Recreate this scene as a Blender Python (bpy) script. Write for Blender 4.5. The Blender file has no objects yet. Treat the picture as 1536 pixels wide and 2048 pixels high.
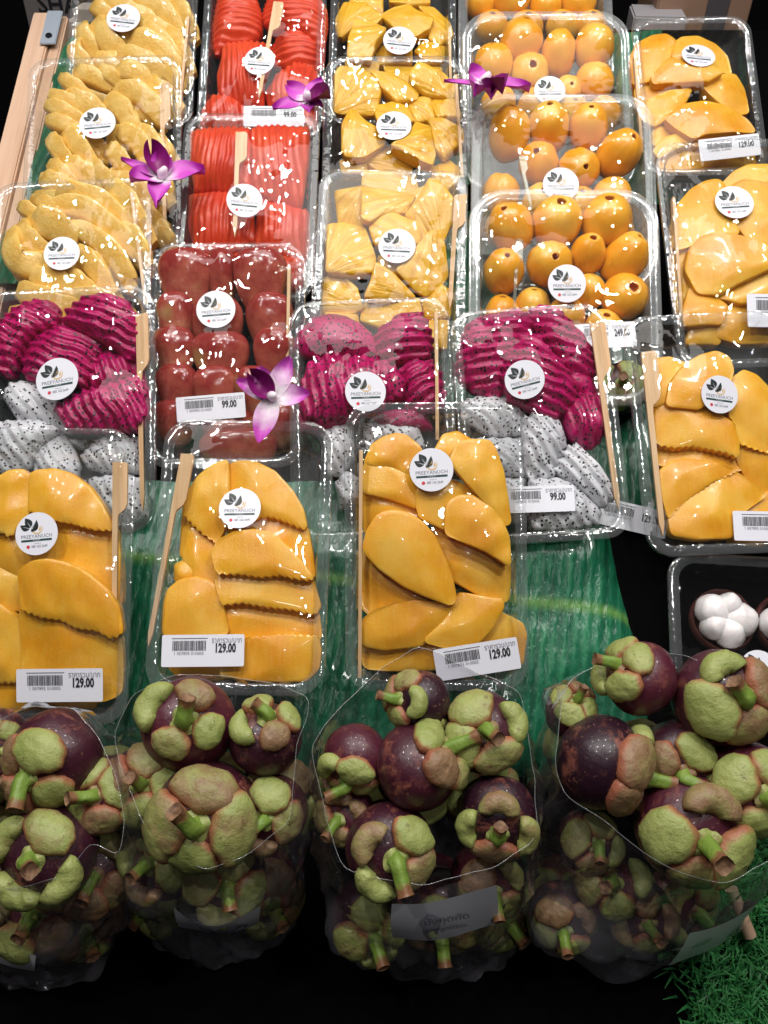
import bpy, math, random, numpy as np
from mathutils import Vector, Matrix
from mathutils.bvhtree import BVHTree
rad = math.radians
random.seed(7)
scene = bpy.context.scene
COL = scene.collection

# ---------------------------------------------------------------- camera
cam_d = bpy.data.cameras.new("camera")
cam = bpy.data.objects.new("camera", cam_d)
COL.objects.link(cam)
cam.location = (0, 0, 1.40)
cam.rotation_euler = (rad(45), 0, 0)
cam_d.sensor_fit = 'VERTICAL'
cam_d.angle = 2 * math.atan(1024 / 1704)
cam_d.clip_start, cam_d.clip_end = 0.02, 50
scene.camera = cam

# ---------------------------------------------------------------- world, lamps, exposure
world = bpy.data.worlds.new("World")
scene.world = world
world.use_nodes = True
world.node_tree.nodes["Background"].inputs[0].default_value = (0.80, 0.85, 1.0, 1)
world.node_tree.nodes["Background"].inputs[1].default_value = 0.008


def lamp(x, y, z, w, r=0.035, aim=(0, 0.72, 1.0), cone=75, blend=0.7, col=(1.0, 0.965, 0.93)):
    d = bpy.data.lights.new("shop_or_fill_spot", 'SPOT')
    d.energy, d.shadow_soft_size, d.color = w, r, col
    d.spot_size, d.spot_blend = rad(cone), blend
    o = bpy.data.objects.new("shop_or_fill_spot", d)
    COL.objects.link(o)
    o.location = (x, y, z)
    o.rotation_euler = (Vector(aim) - Vector((x, y, z))).to_track_quat('-Z', 'Y').to_euler()


LAMPS = [(-.66, .58, 2.05, 9), (-.28, .46, 2.12, 9), (.10, .52, 2.12, 9), (.46, .46, 2.10, 9), (.78, .62, 2.02, 9),
         (-.46, .96, 2.10, 6.5), (-.08, 1.02, 2.15, 6.5), (.30, .98, 2.10, 6.5), (.62, 1.05, 2.10, 5.5),
         (.16, -.40, 2.05, 5), (-.42, .16, 2.1, 11), (.42, .16, 2.1, 11)]  # last row includes front fills added to brighten bag fronts and mango trays
for lx, ly, lz, lw in LAMPS:
    lamp(lx, ly, lz, lw * .85, r=.022, aim=(lx * .4, .58, .98))
al = bpy.data.lights.new("soft_fill_panel", 'AREA')  # unseen area light added for broad film sheen and softer shadows
al.shape, al.size, al.size_y, al.energy, al.color = 'RECTANGLE', 1.3, .45, 5.0, (1.0, .96, .92)
ao = bpy.data.objects.new("soft_fill_panel", al)
COL.objects.link(ao)
ao.location = (0, .62, 2.45)

vs = scene.view_settings
vs.view_transform, vs.look, vs.exposure, vs.gamma = 'Standard', 'None', 0.10, 1.0
scene.cycles.transparent_max_bounces = 28
scene.cycles.max_bounces = 6
scene.cycles.diffuse_bounces = 2
scene.cycles.glossy_bounces = 2
scene.cycles.caustics_reflective = False
scene.cycles.caustics_refractive = False
scene.cycles.sample_clamp_indirect = 4
scene.cycles.use_denoising = True
scene.cycles.adaptive_threshold = 0.02


# ---------------------------------------------------------------- helpers
def mk(name, V, F, mat, parent=None, M=None, sharp=40, attr=None):
    me = bpy.data.meshes.new(name)
    me.from_pydata([tuple(map(float, v)) for v in V], [], [tuple(map(int, f)) for f in F])
    return mko(name, me, mat, parent, M, sharp, attr)


def mko(name, me, mat, parent=None, M=None, sharp=40, attr=None):
    me.update()
    me.polygons.foreach_set('use_smooth', [sharp > 0] * len(me.polygons))
    if 0 < sharp < 180:
        me.set_sharp_from_angle(angle=rad(sharp))
    if attr is not None:
        a = me.attributes.new('g', 'FLOAT', 'POINT')
        a.data.foreach_set('value', np.asarray(attr, float))
    me.materials.append(mat)
    return place(name, me, parent, M)


def place(name, me, parent=None, M=None):
    o = bpy.data.objects.new(name, me)
    COL.objects.link(o)
    if parent is not None:
        o.parent = parent
    if M is not None:
        o.matrix_basis = M
    return o


def empty(name, M):
    o = bpy.data.objects.new(name, None)
    COL.objects.link(o)
    o.matrix_basis = M
    o.empty_display_size = .01
    return o


def tag(o, label=None, cat=None, group=None, kind=None):
    if label: o['label'] = label
    if cat: o['category'] = cat
    if group: o['group'] = group
    if kind: o['kind'] = kind
    return o


def gf(nu, nv, cu=False, cv=False, off=0, flip=False):
    """quads of an nu x nv grid, index = u*nv+v"""
    F = []
    for u in range(nu if cu else nu - 1):
        for v in range(nv if cv else nv - 1):
            a, b = u, (u + 1) % nu
            c, d = v, (v + 1) % nv
            q = (off + a * nv + c, off + b * nv + c, off + b * nv + d, off + a * nv + d)
            F.append(q[::-1] if flip else q)
    return F


def wob(P, scale, seed, k=5):
    """smooth pseudo-noise in about -1..1 at points P (n,3)"""
    r = np.random.RandomState(seed)
    s = np.zeros(len(P))
    for i in range(k):
        d = r.normal(size=3); d /= np.linalg.norm(d)
        s += np.sin(P @ d * (2 * np.pi / (scale * r.uniform(.6, 1.6))) + r.uniform(0, 6.28))
    return s / math.sqrt(k)


def tube(path, rads, n=10, cap=True, aspect=1.0, up=None):
    path = [Vector(p) for p in path]
    V, F = [], []
    m = len(path)
    nx = None
    for i, p in enumerate(path):
        t = (path[min(i + 1, m - 1)] - path[max(i - 1, 0)]).normalized()
        if nx is None:
            nx = (up or (Vector((0, 0, 1)) if abs(t.z) < .9 else Vector((1, 0, 0))))
        nx = (nx - t * nx.dot(t)).normalized()
        b = t.cross(nx)
        for k in range(n):
            a = 2 * math.pi * k / n
            V.append(p + (nx * math.cos(a) * aspect + b * math.sin(a)) * rads[i])
    F = gf(m, n, cv=True)
    if cap:
        F.append(tuple(range(n)))
        F.append(tuple((m - 1) * n + k for k in range(n))[::-1])
    return V, F


def spline(pts, n):
    pts = np.asarray(pts, float)
    m = len(pts)
    out = []
    for i in range(n):
        t = i / (n - 1) * (m - 1)
        k = min(int(t), m - 2); u = t - k
        p0 = pts[max(k - 1, 0)]; p1 = pts[k]; p2 = pts[k + 1]; p3 = pts[min(k + 2, m - 1)]
        out.append(.5 * (2 * p1 + (p2 - p0) * u + (2 * p0 - 5 * p1 + 4 * p2 - p3) * u * u + (3 * p1 - p0 - 3 * p2 + p3) * u ** 3))
    return np.array(out)


def resample(pts, n, sm=3):
    P = np.asarray(pts, float)
    Q = np.vstack([P, P[:1]])
    L = np.r_[0, np.cumsum(np.linalg.norm(np.diff(Q, axis=0), axis=1))]
    s = np.linspace(0, L[-1], n, endpoint=False)
    R = np.c_[np.interp(s, L, Q[:, 0]), np.interp(s, L, Q[:, 1])]
    for _ in range(sm):
        R = .5 * R + .25 * (np.roll(R, 1, 0) + np.roll(R, -1, 0))
    return R


# ---------------------------------------------------------------- materials
class NT:
    def __init__(s, name):
        s.m = bpy.data.materials.new(name)
        s.m.use_nodes = True
        s.t = s.m.node_tree
        s.t.nodes.clear()
        s.out = s.t.nodes.new('ShaderNodeOutputMaterial')

    def n(s, typ, ins=None, **kw):
        q = s.t.nodes.new('ShaderNode' + typ)
        for k, v in kw.items():
            setattr(q, k, v)
        for k, v in (ins or {}).items():
            if isinstance(v, bpy.types.NodeSocket):
                s.t.links.new(v, q.inputs[k])
            else:
                if isinstance(v, tuple) and len(v) == 3 and q.inputs[k].type == 'RGBA':
                    v = (*v, 1)
                q.inputs[k].default_value = v
        return q

    def coord(s, rnd=True):
        c = s.n('TexCoord').outputs['Object']
        if rnd:
            i = s.n('ObjectInfo').outputs['Random']
            m = s.n('Math', {0: i, 1: 7.3}, operation='MULTIPLY').outputs[0]
            c = s.n('VectorMath', {0: c, 1: m}, operation='ADD').outputs[0]
        return c

    def noise(s, c, scale, detail=3, rough=.55, dist=0):
        return s.n('TexNoise', {'Vector': c, 'Scale': scale, 'Detail': detail, 'Roughness': rough, 'Distortion': dist}).outputs[0]

    def ramp(s, f, stops, interp='LINEAR'):
        r = s.n('ValToRGB', {0: f})
        e = r.color_ramp.elements
        r.color_ramp.interpolation = interp
        while len(e) < len(stops):
            e.new(.5)
        for q, (p, c) in zip(e, stops):
            q.position = p
            q.color = (*c, 1) if len(c) == 3 else c
        return r.outputs[0]

    def mix(s, f, a, b, blend='MIX'):
        q = s.n('MixRGB', {0: f, 1: a, 2: b}, blend_type=blend)
        return q.outputs[0]

    def math(s, op, a, b=0.0, clamp=False):
        return s.n('Math', {0: a, 1: b}, operation=op, use_clamp=clamp).outputs[0]

    def bump(s, h, dist=.001, st=1.0, nrm=None):
        d = {'Height': h, 'Distance': dist, 'Strength': st}
        if nrm is not None:
            d['Normal'] = nrm
        return s.n('Bump', d).outputs[0]

    def princ(s, col, rough=.4, nrm=None, sss=0, srad=(.01, .005, .002), coat=0, spec=.5, **kw):
        d = {'Base Color': col, 'Roughness': rough, 'Specular IOR Level': spec}
        if nrm is not None: d['Normal'] = nrm
        if sss:
            d['Subsurface Weight'] = sss; d['Subsurface Radius'] = srad; d['Subsurface Scale'] = 1.0
        if coat:
            d['Coat Weight'] = coat; d['Coat Roughness'] = .08
        d.update(kw)
        b = s.n('BsdfPrincipled', d)
        s.t.links.new(b.outputs[0], s.out.inputs[0])
        return s.m


def flesh(name, c1, c2, sc, rough=.32, sss=.25, srad=(.006, .003, .001), bs=900, bd=.00012, coat=.3, c3=None):
    n = NT(name); c = n.coord()
    col = n.ramp(n.noise(c, sc, 3), [(.3, c1), (.7, c2)])
    if c3:
        col = n.mix(n.ramp(n.noise(c, sc * .5, 2), [(.5, (0, 0, 0)), (.75, (1, 1, 1))]), col, c3)
    b = n.bump(n.noise(c, bs, 2), bd, .6)
    b = n.bump(n.noise(c, 120, 2), .0008, .25, b)
    return n.princ(col, rough, b, sss, srad, coat)


def plain(name, col, rough=.5, **kw):
    return NT(name).princ(col, rough, **kw)


def m_mangof():
    n = NT('mango_flesh'); c = n.coord()
    col = n.ramp(n.noise(c, 26, 3, .55), [(.30, (.76, .30, .010)), (.50, (.83, .40, .022)), (.72, (.88, .52, .075))])
    v = n.n('Mapping', {'Vector': c, 'Rotation': (0, 0, rad(25)), 'Scale': (420, 60, 200)}).outputs[0]
    fb = n.noise(v, 1.0, 3, .6)
    col = n.mix(n.ramp(fb, [(.45, (0, 0, 0)), (.75, (.2, .2, .2))]), col, (.90, .58, .12))
    wet = n.noise(c, 55, 2)
    ro = n.ramp(wet, [(.35, (.22, .22, .22)), (.65, (.50, .50, .50))])
    b = n.bump(fb, .0003, .4)
    b = n.bump(n.noise(c, 900, 2), .00025, .6, b)
    return n.princ(col, ro, b, .25, (.007, .0035, .001), .2)


m_mango = m_mangof()
m_pale = flesh('pale_pineapple_flesh', (.78, .46, .09), (.89, .59, .17), 110, bs=330, bd=.0009, c3=(.90, .63, .22))
m_papaya = flesh('papaya_flesh', (.60, .034, .010), (.74, .080, .022), 35, rough=.42, coat=.15, bs=300, bd=.0004)
m_plum = flesh('plum_flesh', (.86, .34, .010), (.90, .45, .03), 40, c3=(.92, .57, .10))
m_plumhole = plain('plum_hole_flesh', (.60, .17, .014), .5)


def m_chunkf():
    n = NT('pineapple_flesh'); c = n.coord()
    g = n.n('Attribute', attribute_name='g').outputs['Fac']
    r = n.n('ObjectInfo').outputs['Random']
    v = n.n('CombineXYZ', {0: n.math('MULTIPLY', g, 3.2), 1: r, 2: n.math('MULTIPLY', n.noise(c, 30, 1), .6)}).outputs[0]
    fib = n.noise(v, 3.5, 3, .6)
    col = n.ramp(fib, [(.3, (.66, .30, .012)), (.5, (.80, .43, .022)), (.75, (.86, .53, .06))])
    col = n.mix(n.ramp(n.noise(c, 35, 2), [(.4, (0, 0, 0)), (.8, (.6, .6, .6))]), col, (.84, .49, .045))
    b = n.bump(fib, .0016, .8)
    b = n.bump(n.noise(c, 500, 2), .0005, .6, b)
    return n.princ(col, .3, b, .25, (.006, .003, .001), .3)


m_chunk = m_chunkf()


def m_dragonf(name, base, alt, sss, thr):
    n = NT(name); c = n.coord()
    col = n.mix(n.ramp(n.noise(c, 60, 3), [(.35, (0, 0, 0)), (.7, (1, 1, 1))]), base, alt)
    d = n.noise(c, 400, 1)
    cc = n.n('VectorMath', {0: c, 1: n.math('MULTIPLY', d, .0016)}, operation='ADD').outputs[0]
    vo = n.n('TexVoronoi', {'Vector': cc, 'Scale': 330.0, 'Randomness': 1.0}).outputs['Distance']
    seed = n.ramp(vo, [(thr, (1, 1, 1)), (thr + .06, (0, 0, 0))])
    col = n.mix(seed, col, (.006, .004, .006))
    b = n.bump(n.noise(c, 700, 2), .0006, .7)
    b = n.bump(seed, .0004, .6, b)
    return n.princ(col, .36, b, sss, (.004, .002, .003), .15)


m_dred = m_dragonf('red_dragon_flesh', (.36, .001, .075), (.50, .004, .13), .1, .28)
m_dwhite = m_dragonf('white_dragon_flesh', (.60, .60, .64), (.72, .72, .75), .2, .26)


def m_rosef():
    n = NT('rose_apple_skin'); c = n.coord()
    g = n.n('Attribute', attribute_name='g').outputs['Fac']
    f = n.math('ADD', g, n.math('MULTIPLY', n.math('SUBTRACT', n.noise(c, 45, 4, .65), .5), 1.5))
    col = n.ramp(f, [(.1, (.60, .27, .16)), (.45, (.46, .115, .075)), (.85, (.29, .035, .03))])
    col = n.mix(n.ramp(n.noise(c, 28, 1), [(.62, (0, 0, 0)), (.72, (.7, .7, .7))]), col, (.36, .30, .10))
    return n.princ(col, .2, n.bump(n.noise(c, 60, 2), .003, .35), .12, (.004, .002, .001), .5)


m_rose = m_rosef()


def m_rindf():
    n = NT('mangosteen_rind'); c = n.coord(); r = n.n('ObjectInfo').outputs['Random']
    base = n.mix(r, (.016, .004, .011), (.075, .011, .024))
    sc = n.ramp(n.noise(c, 90, 6, .7, .6), [(.50, (0, 0, 0)), (.64, (.9, .9, .9))])
    big = n.ramp(n.noise(c, 35, 2), [(.45, (0, 0, 0)), (.62, (1, 1, 1))])
    col = n.mix(n.mix(1.0, sc, big, 'MULTIPLY'), base, (.26, .085, .055))
    col = n.mix(n.ramp(n.noise(c, 420, 2), [(.66, (0, 0, 0)), (.72, (.5, .5, .5))]), col, (.30, .15, .09))
    b = n.bump(n.noise(c, 300, 3), .0008, .4)
    return n.princ(col, .42, b, coat=.12)


m_rind = m_rindf()


def m_sepalf():
    n = NT('mangosteen_sepal'); c = n.coord(); r = n.n('ObjectInfo').outputs['Random']
    g = n.n('Attribute', attribute_name='g').outputs['Fac']
    gr = n.mix(n.noise(c, 60, 2), (.20, .25, .055), (.37, .40, .135))
    br = n.mix(n.noise(c, 130, 3), (.15, .075, .035), (.33, .21, .11))
    f = n.math('ADD', n.math('MULTIPLY', r, .62), n.math('MULTIPLY', n.noise(c, 55, 4, .65), .8))
    col = n.mix(n.ramp(f, [(.68, (0, 0, 0)), (.95, (1, 1, 1))]), gr, br)
    edge = n.math('ADD', g, n.math('MULTIPLY', n.math('SUBTRACT', n.noise(c, 90, 2), .5), .45))
    col = n.mix(n.ramp(edge, [(.74, (0, 0, 0)), (.95, (.9, .9, .9))]), col, (.33, .10, .055))
    spk = n.ramp(n.noise(c, 240, 4, .75), [(.60, (0, 0, 0)), (.69, (.7, .7, .7))])
    col = n.mix(spk, col, (.10, .045, .02))
    b = n.bump(n.noise(c, 200, 4, .65), .0015, .75)
    return n.princ(col, .5, b, .1, (.003, .002, .001))


m_sepal = m_sepalf()


def m_stemf():
    n = NT('mangosteen_stem'); c = n.coord()
    g = n.n('Attribute', attribute_name='g').outputs['Fac']
    col = n.mix(n.noise(c, 120, 3), (.09, .18, .018), (.24, .34, .06))
    col = n.mix(n.ramp(n.math('ADD', g, n.math('MULTIPLY', n.noise(c, 200, 3), .3)), [(.88, (0, 0, 0)), (1.1, (1, 1, 1))]), col, (.20, .09, .04))
    return n.princ(col, .5, n.bump(n.noise(c, 250, 3), .001, .7))


m_stem = m_stemf()


def m_woodf(name, a, b, sc=1.0):
    n = NT(name); c = n.coord()
    v = n.n('Mapping', {'Vector': c, 'Scale': (260 * sc, 9 * sc, 260 * sc)}).outputs[0]
    f = n.noise(v, 1.0, 4, .6)
    return n.princ(n.ramp(f, [(.3, a), (.7, b)]), .55, n.bump(f, .0006, .4))


m_stick = m_woodf('bamboo', (.62, .37, .18), (.80, .56, .33))
m_wood = m_woodf('pale_wood', (.55, .34, .22), (.72, .50, .36), .35)
m_brown = m_woodf('brown_wood', (.16, .07, .03), (.26, .13, .06), .35)
m_cutend = flesh('cut_stem_end', (.07, .03, .015), (.30, .17, .09), 260, rough=.7, sss=0, coat=0)


def m_clear(name, haze, rough=.06, wr=(60, .002, .5), wr2=None, lo=.045, tint=(.97, .98, .98), hc=(.8, .84, .86), stretch=(1, 1, 1), pw=4.0, hz=0):
    """thin clear plastic: see-through, mirror-like at grazing angles, slightly milky"""
    n = NT(name); c = n.coord()
    v = n.n('Mapping', {'Vector': c, 'Scale': stretch}).outputs[0]
    b = n.bump(n.noise(v, wr[0], 2, .6), wr[1], wr[2])
    if wr2:
        b = n.bump(n.noise(v, wr2[0], 1, .6), wr2[1], wr2[2], b)
    f = n.n('LayerWeight', {'Blend': .5, 'Normal': b}).outputs['Facing']
    f = n.math('ADD', n.math('MULTIPLY', n.math('POWER', f, pw), .75), lo, True)
    tr = n.n('BsdfTransparent', {0: tint}).outputs[0]
    gl = n.n('BsdfGlossy', {'Color': (1, 1, 1), 'Roughness': rough, 'Normal': b}).outputs[0]
    df = n.n('BsdfDiffuse', {'Color': hc}).outputs[0]
    if hz:
        g = n.n('Attribute', attribute_name='g').outputs['Fac']
        haze = n.math('ADD', n.math('MULTIPLY', g, hz), haze)
    a = n.n('MixShader', {0: haze, 1: tr, 2: df}).outputs[0]
    s = n.n('MixShader', {0: f, 1: a, 2: gl}).outputs[0]
    n.t.links.new(s, n.out.inputs[0])
    return n.m


m_film = m_clear('cling_film', .004, .022, wr=(48, .0024, .42), lo=.042, stretch=(1, .55, 1))
m_tray = m_clear('tray_plastic', .050, .04, wr=(120, .0010, .4), lo=.045)
m_rim = m_clear('tray_rim_plastic', .075, .09, wr=(110, .0016, .4), lo=.10, pw=3.0)
m_tub = m_clear('frosted_tub_plastic', .19, .14, wr=(90, .001, .3), lo=.06)
m_tubrim = m_clear('frosted_tub_rim_plastic', .17, .15, wr=(90, .001, .3), lo=.10)
m_lid = m_clear('tub_film', .010, .02, wr=(40, .002, .35), lo=.035)
m_bag = m_clear('bag_plastic', .020, .05, wr=(34, .006, .7), wr2=(110, .0016, .6), lo=.055, stretch=(1, 1, .5), hc=(.62, .60, .66), tint=(.84, .83, .86), hz=.10)
m_bagrim = m_clear('bag_edge_plastic', .10, .2, lo=.08)
m_dtray = m_clear('dark_tray_plastic', .02, .10, lo=.05, tint=(.55, .57, .62))
m_pick = m_clear('clear_pick_plastic', .10, .08, lo=.12, tint=(.93, .97, .80))

m_paper = plain('white_paper', (.72, .73, .80), .32, coat=.15)
m_ink = plain('black_ink', (.012, .012, .016), .5)
m_grey = plain('grey_ink', (.16, .17, .20), .5)
m_green = plain('dark_green_ink', (.010, .045, .035), .4)
m_leafink = plain('leaf_ink', (.012, .022, .022), .4)
m_gold = plain('gold_ink', (.62, .42, .20), .4)
m_red = plain('red_ink', (.55, .03, .05), .4)
m_black = plain('black_cloth', (.0014, .0012, .0016), .85, spec=.04)
m_void = plain('dark_backdrop', (.012, .009, .012), .8)
m_metal = NT('galvanised_metal'); m_metal = m_metal.princ((.42, .48, .56), .4, Metallic=.35)
m_card = plain('grey_card', (.17, .15, .15), .6)
m_carton = plain('kraft_carton', (.36, .22, .15), .7)
m_cupw = flesh('white_segment', (.80, .75, .74), (.86, .83, .83), 60, rough=.35, sss=.35, srad=(.006, .004, .004))
m_cup = flesh('opened_rind', (.05, .012, .010), (.10, .025, .018), 200, rough=.6, sss=0, coat=0)


def m_leaff():
    n = NT('banana_leaf'); c = n.coord(False)
    v = n.n('Mapping', {'Vector': c, 'Rotation': (0, 0, rad(32)), 'Scale': (1, .25, 1)}).outputs[0]
    wv = n.n('TexWave', {'Vector': v, 'Scale': 48.0, 'Distortion': 2.6, 'Detail': 2.0, 'Detail Scale': 6.0}, wave_type='BANDS', bands_direction='X').outputs['Fac']
    st = n.noise(n.n('Mapping', {'Vector': v, 'Scale': (160, 40, 40)}).outputs[0], 1.0, 3, .55)
    w = n.noise(c, 16, 3)
    f = n.math('ADD', n.math('MULTIPLY', st, .5), n.math('ADD', n.math('MULTIPLY', w, .5), n.math('MULTIPLY', wv, .10)))
    col = n.ramp(f, [(.35, (.003, .045, .022)), (.55, (.008, .115, .055)), (.80, (.05, .26, .13))])
    g = n.n('Attribute', attribute_name='g').outputs['Fac']
    col = n.mix(g, col, (.16, .33, .06))
    bm = n.bump(wv, .0008, .5)
    bm = n.bump(w, .012, .6, bm)
    return n.princ(col, .30, bm, coat=.35, spec=.5)


m_leaf = m_leaff()


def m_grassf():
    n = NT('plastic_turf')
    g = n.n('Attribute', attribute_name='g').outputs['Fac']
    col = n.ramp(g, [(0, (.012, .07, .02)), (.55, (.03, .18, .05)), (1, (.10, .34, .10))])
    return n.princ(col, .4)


m_grass = m_grassf()


def m_petalf():
    n = NT('orchid_petal'); c = n.coord()
    g = n.n('Attribute', attribute_name='g').outputs['Fac']
    f = n.math('ADD', g, n.math('MULTIPLY', n.math('SUBTRACT', n.noise(c, 120, 2), .5), .25))
    col = n.ramp(f, [(.08, (.80, .72, .78)), (.34, (.56, .09, .50)), (.75, (.42, .025, .38)), (1.0, (.32, .012, .28))])
    v = n.n('Mapping', {'Vector': c, 'Scale': (700, 700, 700)}).outputs[0]
    return n.princ(col, .45, n.bump(n.noise(v, 1, 2), .0004, .5), .2, (.002, .001, .002))


m_petal = m_petalf()
m_lip = plain('orchid_lip', (.20, .004, .13), .45)

# layout: poses and outlines in tray millimetres (outlines in tenths), bags in metres
TR={'T1':([1.0,-0.0087,-0.0006,-0.2473,0.007,0.8392,-0.5437,0.9317,0.0052,0.5437,0.8393,1.1131],125.2,191.9,27.0),'T2':([0.999,-0.0439,0.008,-0.2503,0.0412,0.839,-0.5426,0.775,0.0171,0.5424,0.84,1.0663],138.7,202.0,27.0),'T3':([0.9988,-0.0483,-0.0045,-0.2512,0.0381,0.8392,-0.5425,0.6235,0.0299,0.5417,0.84,1.0245],129.7,187.8,27.0),'P1':([0.9999,0.0131,-0.0075,-0.117,-0.0151,0.8395,-0.5431,0.9034,-0.0008,0.5431,0.8396,1.1074],119.0,175.6,27.0),'P2':([0.9995,0.0243,-0.0182,-0.116,-0.0303,0.8296,-0.5576,0.711,0.0015,0.5579,0.8299,1.0502],117.9,175.2,27.0),'R':([1.0,-0.0062,-0.0031,-0.1229,0.0032,0.8088,-0.5881,0.5729,0.0061,0.5881,0.8088,0.9967],121.3,182.7,27.0),'C1':([0.9999,0.0154,-0.0076,0.0087,-0.0171,0.8395,-0.5431,0.939,-0.002,0.5432,0.8396,1.1148],124.4,195.3,27.0),'C2':([0.9999,0.0075,-0.0092,0.0098,-0.0113,0.8397,-0.543,0.7792,0.0036,0.543,0.8397,1.0685],128.7,194.9,27.0),'C3':([0.999,0.0349,-0.0275,0.0048,-0.0443,0.8276,-0.5596,0.6344,0.0032,0.5603,0.8283,1.0244],123.4,194.9,27.0),'M0':([0.9996,0.0255,-0.0109,0.1525,-0.0274,0.8474,-0.5302,0.9803,-0.0043,0.5303,0.8478,1.1205],154.7,184.9,36.0),'M1':([0.9997,0.015,-0.0193,0.1532,-0.0232,0.8283,-0.5598,0.8545,0.0076,0.5601,0.8284,1.0803],158.3,189.5,36.0),'M2':([0.9992,0.0288,-0.0288,0.1562,-0.04,0.8286,-0.5585,0.7377,0.0078,0.5592,0.829,1.0471],158.8,186.5,36.0),'M3':([0.9995,0.0189,-0.0264,0.1455,-0.0309,0.8072,-0.5895,0.6254,0.0101,0.59,0.8074,1.0123],153.0,181.4,36.0),'G1':([0.9998,-0.0146,-0.0098,0.2919,0.0073,0.8491,-0.5281,0.846,0.016,0.528,0.8491,1.0931],112.5,170.5,27.0),'G2':([0.9991,-0.0358,-0.0215,0.3022,0.0183,0.8379,-0.5455,0.6642,0.0376,0.5446,0.8378,1.0336],137.2,204.1,27.0),'G3':([0.999,-0.0446,0.0029,0.2407,0.039,0.8386,-0.5433,0.4897,0.0218,0.5429,0.8395,0.9855],121.2,180.3,28.0),'D1':([0.9985,-0.0544,0.01,-0.2335,0.0507,0.8276,-0.5591,0.511,0.0221,0.5588,0.829,0.9887],129.6,189.9,28.0),'D2':([0.9993,-0.034,-0.0121,-0.0083,0.0215,0.8292,-0.5585,0.5031,0.029,0.5579,0.8294,0.9875],120.2,183.3,28.0),'D3':([0.9982,-0.0591,-0.0056,0.1119,0.0465,0.8367,-0.5457,0.4973,0.0369,0.5445,0.8379,0.9878],116.4,177.8,28.0),'F1':([0.9999,0.0131,-0.0003,-0.2298,-0.01,0.7464,-0.6654,0.3957,-0.0085,0.6653,0.7465,0.9418],117.7,200.1,28.0),'F2':([0.9996,0.0239,-0.0121,-0.0942,-0.0266,0.8409,-0.5406,0.3955,-0.0027,0.5407,0.8412,0.9579],115.8,184.5,28.0),'F3':([1.0,-0.0055,-0.0035,0.0359,0.0017,0.7429,-0.6693,0.4172,0.0062,0.6693,0.7429,0.948],125.1,198.6,28.0),'K':([0.9976,0.0669,-0.0197,0.2543,-0.0687,0.8938,-0.4432,0.3709,-0.012,0.4435,0.8962,0.8943],108.2,115.4,30.0)}
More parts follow.
